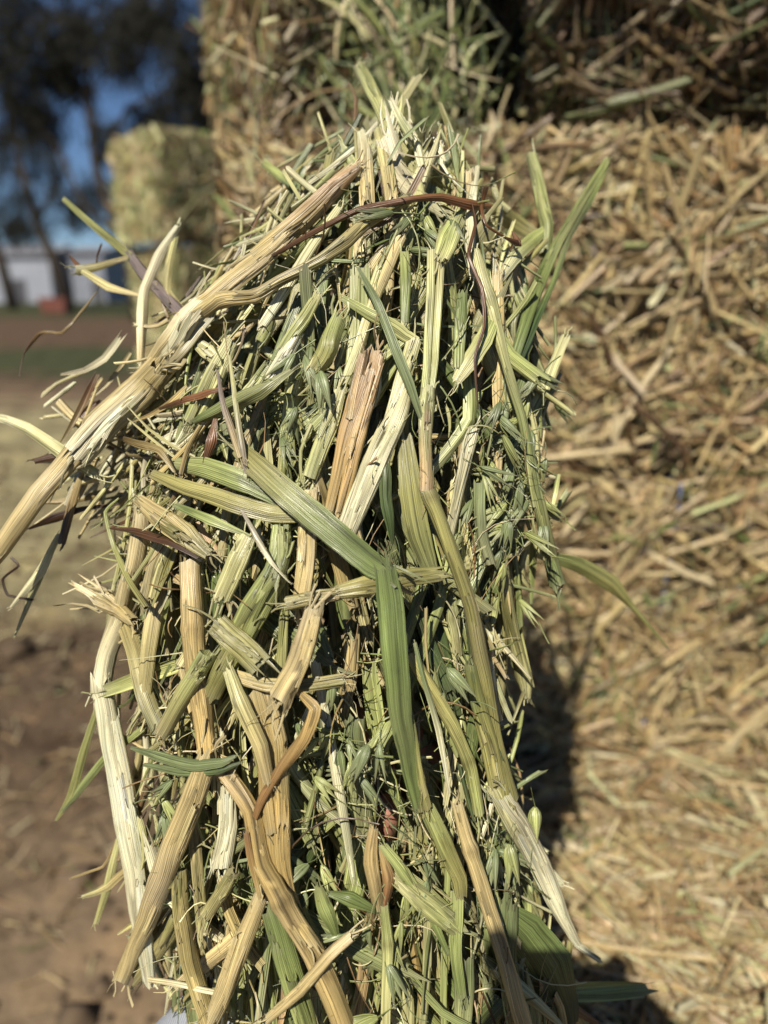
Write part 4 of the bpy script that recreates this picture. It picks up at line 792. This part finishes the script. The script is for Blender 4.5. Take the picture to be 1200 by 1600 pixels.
    ('sheath', ('pale', 'palegreen'), [(496, 462, 16, -.008), (470, 505, 22, -.010), (440, 548, 18, -.010)], {'flat': .4})]),
 ('straw_sheath', 'stem', 'bright white green strip left of the grey green standing husk', [
    ('sheath', ('cream', 'cream'), [(468, 520, 18, -.008), (446, 556, 24, -.010), (420, 596, 18, -.009)], {'flat': .45})]),
 ('straw_sheath', 'stem', 'crumpled yellow green sheath above the grey green standing husk', [
    ('sheath', ('palegreen', 'yellow'), [(526, 502, 26, -.009), (512, 545, 32, -.011), (490, 580, 26, -.010)], {'flat': .6, 'wave': .05})]),
 ('straw_sheath', 'stem', 'long pale sheath just left of the reddish tan stalk', [
    ('sheath', ('pale', 'palegreen'), [(532, 612, 20, -.008), (512, 672, 28, -.010), (484, 745, 24, -.009)], {'flat': .45})]),
 ('straw_sheath', 'stem', 'wide pale striped strip slanting below the thickest stalk', [
    ('sheath', ('pale', 'palegreen'), [(362, 535, 24, -.010), (334, 592, 36, -.012), (298, 660, 28, -.011)], {'flat': .35})]),
 ('straw_sheath', 'stem', 'pale green strip beside the wide pale striped strip', [
    ('sheath', ('palegreen', 'pale'), [(418, 572, 18, -.010), (392, 612, 24, -.012), (358, 652, 18, -.011)], {'flat': .4})]),
 ('oat_leaf', 'leaf', 'twisted green leaf bundle lying sideways left of the standing husk', [
    ('blade', ('green', 'palegreen'), [(304, 660, 12, -.014), (350, 636, 24, -.016), (405, 612, 26, -.016), (455, 578, 14, -.013)], {'flat': .4, 'twist': 1.2})]),
 ('oat_leaf', 'leaf', 'green upright strip between the double ribbed stem and the veined blade', [
    ('sheath', ('green', 'palegreen'), [(724, 460, 16, -.008), (720, 515, 20, -.010), (716, 576, 16, -.009)], {})]),
 ('oat_leaf', 'leaf', 'green upright strip just left of the flared pale sheath', [
    ('sheath', ('palegreen', 'green'), [(632, 392, 14, -.008), (634, 440, 18, -.010), (632, 505, 14, -.009)], {})]),
 ('straw_sheath', 'stem', 'pale ribbed strip running down under the blue grey blade', [
    ('sheath', ('pale', 'cream'), [(648, 530, 24, -.010), (630, 590, 26, -.010), (606, 664, 18, -.009)], {})]),
 ('oat_leaf', 'leaf', 'dark narrow withered leaf between the bright pale sheath and the broad olive blade', [
    ('blade', ('grey', 'darkgreen'), [(596, 690, 8, -.010), (602, 745, 20, -.012), (606, 800, 18, -.012), (612, 850, 5, -.010)], {'flat': .4, 'twist': .8})]),
 ('straw_sheath', 'stem', 'broad ribbed pale green strip slanting down right near the bottom', [
    ('sheath', ('pale', 'palegreen'), [(618, 1362, 30, -.008), (660, 1402, 42, -.010), (712, 1448, 32, -.009)], {'flat': .35})]),
 ('oat_leaf', 'leaf', 'slender green blade leaning right from the orange tan husk leaves', [
    ('blade', ('palegreen', 'green'), [(600, 1322, 14, -.010), (632, 1366, 20, -.012), (668, 1418, 14, -.011), (700, 1490, 8, -.010)], {})]),
 ('straw_sheath', 'stem', 'green striped stem hanging beside the lower end of the long tan stem', [
    ('stem', ('green', 'palegreen'), [(424, 1420, 32, -.012), (445, 1490, 40, -.014), (476, 1585, 36, -.014), (490, 1640, 30, -.013)], {'flat': .4})]),
 ('oat_straw', 'stem', 'thin pale green stem hanging straight to the bottom edge, centre', [
    ('stem', ('palegreen', 'pale'), [(600, 1412, 16, -.012), (606, 1490, 18, -.012), (602, 1620, 16, -.012)], {'nodes': (.3,)})]),
 ('oat_leaf', 'leaf', 'short plump green leaf pointing down beside the middle of the long tan stem', [
    ('blade', ('palegreen', 'green'), [(496, 1388, 14, -.014), (512, 1428, 26, -.015), (530, 1472, 6, -.013)], {'flat': .35})]),
 ('oat_leaf', 'leaf', 'short green leaf lying nearly level below the orange tan husk leaves', [
    ('blade', ('green', 'green'), [(516, 1396, 8, -.013), (548, 1404, 24, -.015), (590, 1424, 8, -.013)], {'flat': .35})]),
 ('oat_straw', 'stem', 'pale torn stem near the bottom edge, slanting up right across the long tan stem', [
    ('stem', ('straw', 'straw'), [(420, 1592, 14, -.022), (470, 1548, 18, -.025), (515, 1492, 20, -.024), (548, 1462, 18, -.020)], {'flat': .6, 'split': 9})]),
]
def build_heroes():
    rng = np.random.default_rng(5)
    for name, cat_, label, specs in HEROES:
        g = join([hero_geom(s, rng) for s in specs]); c = g[0].mean(0)
        o = mesh_obj(name, g[0] - c, g[1], HAY, None, True, g[2], g[3]); o.location = c.tolist(); tag(o, label, cat_, 'loose stalks and leaves on the handful')
build_heroes()

def hero_husks():
    rng = np.random.default_rng(8)
    for (x, y, a, ln, label) in [(700, 1045, 50, 62, 'plump oat husk with a pointed tip beside the silvery strand'), (575, 1165, 118, 60, 'oat husk left of the wide leaf tip, just under the upper fingertip'),
                                 (836, 1262, 95, 52, 'small green husk beside the bright cream sheath'), (795, 1320, 85, 62, 'green husk hanging under the bright cream sheath'),
                                 (500, 580, 85, 68, 'grey green husk standing left of the reddish tan stalk'), (590, 1590, 170, 90, 'green husk lying level at the bottom edge')]:
        d = surf(x, y) - .018; p = at(x, y, d); r = math.radians(a); dr = RGT * math.cos(r) - UPV * math.sin(r) - FWD * .15
        g = husk(p, dr, px2w(ln, d), px2w(24, d), K['grey'] * 1.1 if y < 1200 else K['palegreen'] * .9, rng)
        c = g[0].mean(0); o = mesh_obj('seed_husk', g[0] - c, g[1], HAY, None, True, g[2], g[3]); o.location = c.tolist(); tag(o, label, 'husk', 'oat husks on the handful')
hero_husks()

# ------------------------------------------------------------------ the rest of the handful
GAPS = [(600, 1272, 26), (568, 1108, 14), (525, 1035, 36)]                # where fingers show between the stalks
def flow_angle(px, py, rng):
    """direction in degrees, 90 = straight down in the picture"""
    l, r = edges(py); u = (px - l) / max(r - l, 1)
    if py < 650: a = 128 - 50 * u
    elif py < 900: a = (150 if u < .25 and rng.random() < .35 else 118) - 40 * u if u < .5 else 100 - 14 * u
    else: a = 100 - 24 * u
    return a + rng.normal(0, 17) + (rng.choice([-1, 1]) * rng.uniform(35, 80) if rng.random() < .13 else 0)
def rand_piece(px, py, lenpx, wpx, kind, dd, rng, cw, fine=True, strict=False):
    a = math.radians(flow_angle(px, py, rng)); n = 4; c = []; x, y = px - math.cos(a) * lenpx / 2, py - math.sin(a) * lenpx / 2
    bend = rng.normal(0, .16)
    if rng.random() < .12: bend += rng.choice([-1, 1]) * .5
    d0 = surf(px, py) + dd; tilt = rng.normal(0, .10) * px2w(lenpx, d0); pts = []
    for i in range(n):
        l, r = edges(y); xx = min(max(x, l - 40), r + 40); s0 = .35 * surf(xx, y) + .65 * surf(px, py)
        pts.append(at(x, y, s0 + dd + tilt * (i / (n - 1) - .5))); x += math.cos(a) * lenpx / (n - 1); y += math.sin(a) * lenpx / (n - 1); a += bend * rng.uniform(.3, 1.2)
    P = spline(pts, 4 if fine else 2); W = np.full(len(P), px2w(wpx, d0)); s = np.linspace(0, 1, len(P))
    if kind == 'blade': W = W * (1 - .75 * s ** 2.2) * (.75 + .25 * np.minimum(1, s * 5))
    elif rng.random() < .4: W = W * (1 - .35 * s)
    if strict and rng.random() < .9:
        for e in (P[0], P[-1]):
            q = e - CAM; dz = q @ FWD; ex, ey = 600 + FPX * q[0] / dz, 800 - FPX * (q @ UPV) / dz; l, r = edges(ey)
            if ex < l - 14 or ex > r + 10 or ey < 205: return None
    for e in P:
        q = e - CAM; dz = q @ FWD; ex, ey = 600 + FPX * q[0] / dz, 800 - FPX * (q @ UPV) / dz
        if (ex - 600) ** 2 + (ey - 1272) ** 2 < 25 ** 2 or (ex - 568) ** 2 + (ey - 1106) ** 2 < 12 ** 2: return None
    ks = list(cw); pr = np.array([cw[k] for k in ks], float); pr /= pr.sum(); k1, k2 = rng.choice(len(ks), 2, p=pr)
    c1 = K[ks[k1]] * rng.uniform(.70, 1.28); c2 = c1 * .55 + K[ks[k2]] * .45
    fl = None if kind != 'blade' else rng.choice([-1, 1]) * rng.uniform(.08, .5)
    g = piece(P, W, kind, c1, c2, flat=fl, roll=rng.normal(0, .45), twist=rng.normal(0, .5), rng=rng, fray=rng.uniform(.5, 2.0), nodes=((rng.uniform(.2, .8),) if kind == 'stem' and rng.random() < .4 else ()), split=int(rng.integers(1, 7)) if fine else 0, fine=fine, wave=.03 if kind == 'blade' else 0)
    if fine and kind != 'blade' and wpx > 16 and rng.random() < .7: g = join([g] + strips(P, W, c1, c2, rng, int(rng.integers(1, 4))))
    return g
CWU = {'palegreen': 4, 'pale': 3.2, 'green': 2.4, 'olive': 2, 'grey': 2.0, 'cream': 1.3, 'straw': 1.2, 'darkgreen': .8, 'brown': .25, 'redtan': .3}
CWL = {'palegreen': 2.2, 'pale': 2, 'green': 1.2, 'olive': 2.6, 'straw': 3.4, 'tan': 2.2, 'cream': 1.3, 'orange': 1, 'grey': 1, 'brown': .5, 'yellow': 1.2}
def cw_at(px, py, rng):
    pl = min(1, max(0, (430 - px) / 160)) * (.8 if py > 700 else .55); return CWL if rng.random() < pl + .12 else CWU
def in_gap(px, py, m=1.0): return any((px - a) ** 2 + (py - b) ** 2 < (r * m) ** 2 for a, b, r in GAPS)
def sample(rng, ymin=215, ymax=1660, tail=0):
    while True:
        py = rng.uniform(ymin, ymax); l, r = edges(py); px = rng.uniform(l + 6, r - 6)
        if rng.random() < (r - l) / 610: return px, py
def build_handful():
    rng = np.random.default_rng(21)
    root = empty('hay_handful', tuple(at(590, 1300, .38)))
    tag(root, 'big loose handful of green and straw coloured oat hay held up by a hand', 'hay')
    org = np.array(root.location)
    def add(name, g):
        c = g[0].mean(0); o = mesh_obj(name, g[0] - c, g[1], HAY, root, True, g[2], g[3]); o.location = (c - org).tolist(); return o
    placed = 0
    for name, kind, n in (('stem', 'stem', 160), ('leaf_sheath', 'sheath', 160), ('leaf_blade', 'blade', 130)):
        i = 0
        while i < n:
            px, py = sample(rng)
            ln = rng.uniform(150, 420) if kind != 'sheath' else rng.uniform(110, 280)
            a_ok = not in_gap(px, py, 1.0 + ln / 130)
            if not a_ok and rng.random() < .93: continue
            wpx = {'stem': rng.uniform(10, 23), 'sheath': rng.uniform(18, 40), 'blade': rng.uniform(12, 32)}[kind]
            g = rand_piece(px, py, ln, wpx, kind, rng.uniform(-.003, .044), rng, cw_at(px, py, rng), True, True)
            if g is None: continue
            add(name, g); i += 1
    # oat husks, gathered in loose panicles
    cl = [(795, 690, 38, 90, 26), (800, 800, 34, 80, 22), (520, 1150, 60, 60, 14), (575, 1170, 30, 40, 6), (490, 620, 40, 60, 12), (660, 340, 70, 40, 16), (560, 1480, 70, 70, 9), (470, 1380, 50, 80, 8), (430, 640, 60, 50, 10), (790, 1330, 20, 30, 5), (700, 1110, 26, 70, 6), (640, 1360, 40, 50, 8), (250, 1240, 30, 50, 5)]
    for cx, cy, sx, sy, n in cl:
        for k in range(n):
            x, y = rng.normal(cx, sx * .7), rng.normal(cy, sy * .7)
            if in_gap(x, y, .9): continue
            d = surf(x, y) + rng.uniform(-.014, .006); a = math.radians(rng.normal(95, 38)); dr = RGT * math.cos(a) - UPV * math.sin(a) + FWD * rng.normal(0, .25)
            add('seed_husk', husk(at(x, y, d), dr, px2w(rng.uniform(40, 66), d), px2w(rng.uniform(10, 17), d), (K['grey'] if rng.random() < .6 else K['palegreen']) * rng.uniform(.8, 1.15), rng))
    # uncounted rest: inner stalks, chaff and hairs
    G = []
    for i in range(1000):
        px, py = sample(rng); 
        if in_gap(px, py, 1.0): continue
        kind = ('stem', 'sheath', 'blade')[int(rng.integers(3))]
        G.append(rand_piece(px, py, rng.uniform(110, 300), rng.uniform(9, 26), kind, rng.uniform(.028, .085), rng, cw_at(px, py, rng), False, True))
    for i in range(220):                                         # small front bits
        px, py = sample(rng)
        if in_gap(px, py, 1.1): continue
        G.append(rand_piece(px, py, rng.uniform(40, 170), rng.uniform(2, 8), ('stem', 'sheath', 'blade')[int(rng.integers(3))], rng.uniform(-.008, .012), rng, cw_at(px, py, rng), False))
    G = [g for g in G if g is not None]
    v, f, c, u = join(G); o = mesh_obj('inner_hay', v - org, f, HAY, root, True, c, u); tag(o, kind='stuff')
    n = 600; X = np.array([sample(rng) for _ in range(n)]); D = np.array([surf(a, b) for a, b in X]) + rng.uniform(-.012, .02, n)
    pos = np.array([at(a, b, d) for (a, b), d in zip(X, D)]); an = np.radians(rng.normal(95, 45, n))
    dr = RGT[None] * np.cos(an)[:, None] - UPV[None] * np.sin(an)[:, None] + FWD[None] * rng.normal(0, .3, n)[:, None]
    b = straw_batch(pos, dr, np.tile(-FWD, (n, 1)), rng.uniform(.008, .05, n), rng.uniform(.0003, .0011, n), pick({'tan': 2, 'green': 3, 'pale': 3, 'brown': 1}, n, rng), .45, 6, rng)
    o = mesh_obj('chaff', b[0] - org, b[1], HAY, root, True, b[2], b[3]); tag(o, kind='stuff')
    # ragged outline: loose tips around the edge
    G = []
    for i in range(330):
        py = rng.uniform(230, 1600); l, r = edges(py); side = rng.random() < .55
        px = (l + rng.normal(0, 26)) if side else (r + rng.normal(-6, 20))
        G.append(rand_piece(px, py, rng.uniform(40, 150), rng.uniform(4, 13), ('stem', 'blade')[int(rng.integers(2))], rng.uniform(-.004, .02), rng, cw_at(px, py, rng), False))
    for i in range(70):                                          # tangle on the far left
        px, py = rng.uniform(90, 300), rng.normal(700, 60)
        G.append(rand_piece(px, py, rng.uniform(50, 160), rng.uniform(3, 14), ('stem', 'blade')[int(rng.integers(2))], rng.uniform(-.02, .02), rng, {'cream': 3, 'straw': 3, 'pale': 2, 'brown': 1.5, 'tan': 2}, False))
    for i in range(90):                                          # wiry strands straying off the upper and middle left
        py = rng.uniform(330, 900); l, r = edges(py); px = l + rng.normal(-8, 20)
        G.append(rand_piece(px, py, rng.uniform(90, 210), rng.uniform(2, 7), ('stem', 'blade')[int(rng.integers(2))], rng.uniform(-.01, .02), rng, {'cream': 2, 'straw': 2, 'pale': 2, 'brown': 1, 'olive': 1.5, 'palegreen': 2}, False))
    G = [g for g in G if g is not None]
    v, f, c, u = join(G); o = mesh_obj('loose_tips', v - org, f, HAY, root, True, c, u); tag(o, kind='stuff')
build_handful()

# green hay hanging off the turned bale on the top row
def hanging():
    rng = np.random.default_rng(31); n = 280
    X = np.stack([rng.normal(630, 70, n), rng.uniform(-60, 215, n)], 1); D = .84 + rng.uniform(-.06, .05, n) + np.maximum(0, X[:, 0] - 640) * .0002
    pos = np.array([at(a, b, d) for (a, b), d in zip(X, D)]); an = np.radians(rng.normal(88, 32, n))
    dr = RGT[None] * np.cos(an)[:, None] - UPV[None] * np.sin(an)[:, None] + FWD[None] * rng.normal(0, .3, n)[:, None]
    g = straw_batch(pos, dr, np.tile(-FWD, (n, 1)), rng.uniform(.04, .16, n), rng.uniform(.0018, .0062, n), pick({'green': 6, 'pale': 2, 'tan': 1}, n, rng), .25, 5, rng)
    c = g[0].mean(0); o = mesh_obj('hanging_hay', g[0] - c, g[1], HAY, None, False, g[2], g[3]); o.location = c.tolist()
    tag(o, 'tangle of green hay hanging off the front of the turned top bale', 'hay', kind='stuff')
hanging()

# ------------------------------------------------------------------ the person holding the hay and the phone
def skin_mesh(name, chains, mat, parent, levels=2, root=0):
    """chains: list of [(x,y,z,r) ...] or (start_key, list); joined where points coincide"""
    V = []; Rr = []; E = []; key = {}
    def idx(p):
        k = tuple(round(q, 4) for q in p[:3])
        if k not in key: key[k] = len(V); V.append(p[:3]); Rr.append(p[3])
        return key[k]
    roots = []
    for ch in chains:
        ii = [idx(p) for p in ch]; E += [(a, b) for a, b in zip(ii, ii[1:])]
    me = bpy.data.meshes.new(name); me.from_pydata(V, E, []); o = link(bpy.data.objects.new(name, me), parent)
    m = o.modifiers.new('skin', 'SKIN'); m.use_smooth_shade = True; m.branch_smoothing = .4
    # one root for every island
    par = list(range(len(V)))
    def fnd(i):
        while par[i] != i: i = par[i]
        return i
    for a, b in E: par[fnd(a)] = fnd(b)
    seen = set()
    for i, sv in enumerate(me.skin_vertices[0].data):
        sv.radius = (Rr[i], Rr[i]) if not isinstance(Rr[i], tuple) else Rr[i]
        g = fnd(i); sv.use_root = g not in seen; seen.add(g)
    s = o.modifiers.new('subd', 'SUBSURF'); s.levels = levels; s.render_levels = levels
    me.materials.append(mat); return o
def person():
    r = empty('person', (0, -.38, 0)); q = np.array([0, -.38, 0])
    def L(p, rad): return (p[0] - q[0], p[1] - q[1], p[2] - q[2], rad)
    wrist = at(385, 1590, .415); palm = at(500, 1430, .415); kn = at(575, 1295, .412)
    sl = (-.185, -.36, 1.37); el_ = (-.27, -.03, 1.10); sr = (.185, -.36, 1.37); er = (.27, -.30, 1.09); wr = (.085, -.075, 1.355); pr = (.045, -.02, 1.40)
    body = [[L((0, -.40, 1.30), .10), L((0, -.40, 1.42), .07), L((-.04, -.33, 1.52), .055), L((-.065, -.24, 1.60), .078), L((-.065, -.23, 1.67), .088), L((-.065, -.235, 1.725), .066)],
            [L((0, -.40, 1.30), .10), L((0, -.40, 1.10), .11), L((0, -.40, .95), .12)],
            [L((0, -.40, 1.42), .07), L((-.10, -.385, 1.40), .06), L(sl, .052), L(((sl[0] + el_[0]) / 2, (sl[1] + el_[1]) / 2, (sl[2] + el_[2]) / 2), .044), L(el_, .038)],
            [L((0, -.40, 1.42), .07), L((.10, -.385, 1.40), .06), L(sr, .052), L(((sr[0] + er[0]) / 2, (sr[1] + er[1]) / 2, (sr[2] + er[2]) / 2), .044), L(er, .038)],
            [L(el_, .038), L(el_ + (wrist - np.array(el_)) * .5, .036), L(wrist, .026), L(palm, .033), L(kn, .034)],
            [L(er, .038), L(np.array(er) + (np.array(wr) - np.array(er)) * .5, .034), L(wr, .025), L(pr, .030)]]
    for s in (-1, 1):
        body.append([L((0, -.40, .95), .12), L((s * .10, -.40, .88), .085), L((s * .10, -.385, .50), .058), L((s * .10, -.40, .12), .042), L((s * .10, -.40, .06), .04), L((s * .11, -.30, .035), .036)])
    # left hand: fingers curled up round the hay, two of them showing in the gaps
    fr = .0088
    for a, b, c_ in (((560, 1285), (552, 1205, .392), (566, 1118, .380)), ((590, 1280), (592, 1200, .39), (600, 1120, .385)), ((612, 1290), (628, 1215, .392), (640, 1140, .385)), ((630, 1305), (655, 1245, .395), (668, 1180, .388))):
        p0 = at(a[0], a[1], .40); p1 = at(*b); p2 = at(*c_); p3 = p2 + np.array([.0, -.012, .010])
        body.append([L(p0, .0105), L(p1, fr + .0008), L(p2, fr), L(p3, .0072)])
    t0 = at(520, 1400, .405); t1 = at(560, 1335, .388); t2 = at(596, 1280, .374); t3 = at(610, 1245, .370)
    body.append([L(t0, .014), L(t1, .0115), L(t2, .0108), L(t3, .008)])
    # right hand round the phone's lower edge and side
    for k in range(4):
        b_ = -.128 + k * .021; f_ = [CAM + RGT * a_ + UPV * bb + FWD * c_ for a_, bb, c_ in ((.036, b_ - .004, -.012), (.020, b_, .003), (-.020, b_ + .006, .004), (-.052, b_ + .010, .002), (-.066, b_ + .012, -.008))]
        body.append([L(q_, r_) for q_, r_ in zip(f_, (.0105, .0095, .0090, .0085, .0072))])
    body.append([L((.03, -.035, 1.385), .012), L((.018, -.045, 1.43), .010), L((-.002, -.042, 1.452), .0085)])
    skin_mesh('body', body, SKIN, r, 2)
    # clothes
    up = [[L((0, -.40, .93), .135), L((0, -.40, 1.10), .13), L((0, -.40, 1.30), .125), L((0, -.40, 1.43), .085)],
          [L((0, -.40, 1.43), .085), L((-.10, -.385, 1.41), .075), L(sl, .066), L(((sl[0] + el_[0]) / 2, (sl[1] + el_[1]) / 2, (sl[2] + el_[2]) / 2), .056), L(el_, .050)],
          [L((0, -.40, 1.43), .085), L((.10, -.385, 1.41), .075), L(sr, .066), L(((sr[0] + er[0]) / 2, (sr[1] + er[1]) / 2, (sr[2] + er[2]) / 2), .056), L(er, .050)],
          [L(el_, .050), L(el_ + (wrist - np.array(el_)) * .5, .046), L(el_ + (wrist - np.array(el_)) * .80, .040), L(at(345, 1620, .405), .033), L(at(395, 1570, .412), .034)],
          [L(er, .050), L(np.array(er) + (np.array(wr) - np.array(er)) * .5, .044), L(np.array(er) + (np.array(wr) - np.array(er)) * .92, .036)]]
    skin_mesh('jumper', up, KNIT, r, 2)
    lo = [[L((0, -.40, 1.00), .142), L((0, -.40, .93), .145)]]
    for s in (-1, 1): lo.append([L((0, -.40, .93), .145), L((s * .10, -.40, .86), .10), L((s * .10, -.385, .50), .075), L((s * .10, -.40, .10), .062)])
    skin_mesh('trousers', lo, DENIM, r, 2)
    for s in (-1, 1): skin_mesh('boot', [[L((s * .10, -.42, .14), .055), L((s * .10, -.42, .055), .055), L((s * .105, -.34, .05), .052), L((s * .11, -.26, .038), .04)]], BOOT, r, 2)
    skin_mesh('hair', [[L((-.065, -.265, 1.62), .080), L((-.065, -.26, 1.68), .090), L((-.065, -.245, 1.732), .080)]], HAIRM, r, 2)
    skin_mesh('nose', [[L((-.065, -.155, 1.68), .010), L((-.065, -.137, 1.655), .014), L((-.065, -.150, 1.643), .010)]], SKIN, r, 2)
    for s in (-1, 1):
        skin_mesh('ear', [[L((-.065 + s * .092, -.235, 1.69), .012), L((-.065 + s * .096, -.24, 1.665), .014), L((-.065 + s * .09, -.235, 1.64), .009)]], SKIN, r, 1)
        bm = bmesh.new(); bmesh.ops.create_uvsphere(bm, u_segments=12, v_segments=8, radius=.012); me = bpy.data.meshes.new('eye'); bm.to_mesh(me); bm.free(); me.materials.append(EYEW)
        e = link(bpy.data.objects.new('eye', me), r); e.location = (-.065 + s * .033, .230, 1.683)
    skin_mesh('mouth', [[L((-.087, -.152, 1.61), .005), L((-.065, -.146, 1.61), .007), L((-.043, -.152, 1.61), .005)]], LIP, r, 2)
    tag(r, 'person in a grey knitted jumper holding up the hay with one hand', 'person')
person()
def phone():
    r = empty('phone', (0, 0, 0)); bx = -.014; 
    def W(a, b, c): p = CAM + RGT * a + UPV * b + FWD * c; return p
    w2, h2, t = .0375, .078, .008; cx, cy = bx, -.060; rad = .020; prof = []
    for sx, sy, a0 in ((1, 1, 0), (-1, 1, 90), (-1, -1, 180), (1, -1, 270)):
        for k in range(6): q = math.radians(a0 + k * 18); prof.append((cx + sx * (w2 - rad) + rad * math.cos(q), cy + sy * (h2 - rad) + rad * math.sin(q)))
    def slab(pr, z0, z1): n = len(pr); v = [W(a, b, z0) for a, b in pr] + [W(a, b, z1) for a, b in pr]; return v, [tuple(range(n)), tuple(range(2 * n - 1, n - 1, -1))] + [(i, i + n, (i + 1) % n + n, (i + 1) % n) for i in range(n)]
    v, f = slab(prof, -.016, -.008); mesh_obj('case', v, f, BLACK, r)
    v, f = slab([(cx + (a - cx) * .94, cy + (b - cy) * .97) for a, b in prof], -.0166, -.0159); mesh_obj('screen', v, f, GLASS, r)
    ring = [(.010 * math.cos(k * math.pi / 10), .010 * math.sin(k * math.pi / 10)) for k in range(20)]
    v, f = slab(ring, -.0081, -.0055); mesh_obj('lens', v, f, GLASS, r)
    tag(r, 'black phone held up in the other hand, casting the rounded shadow', 'phone')
phone()
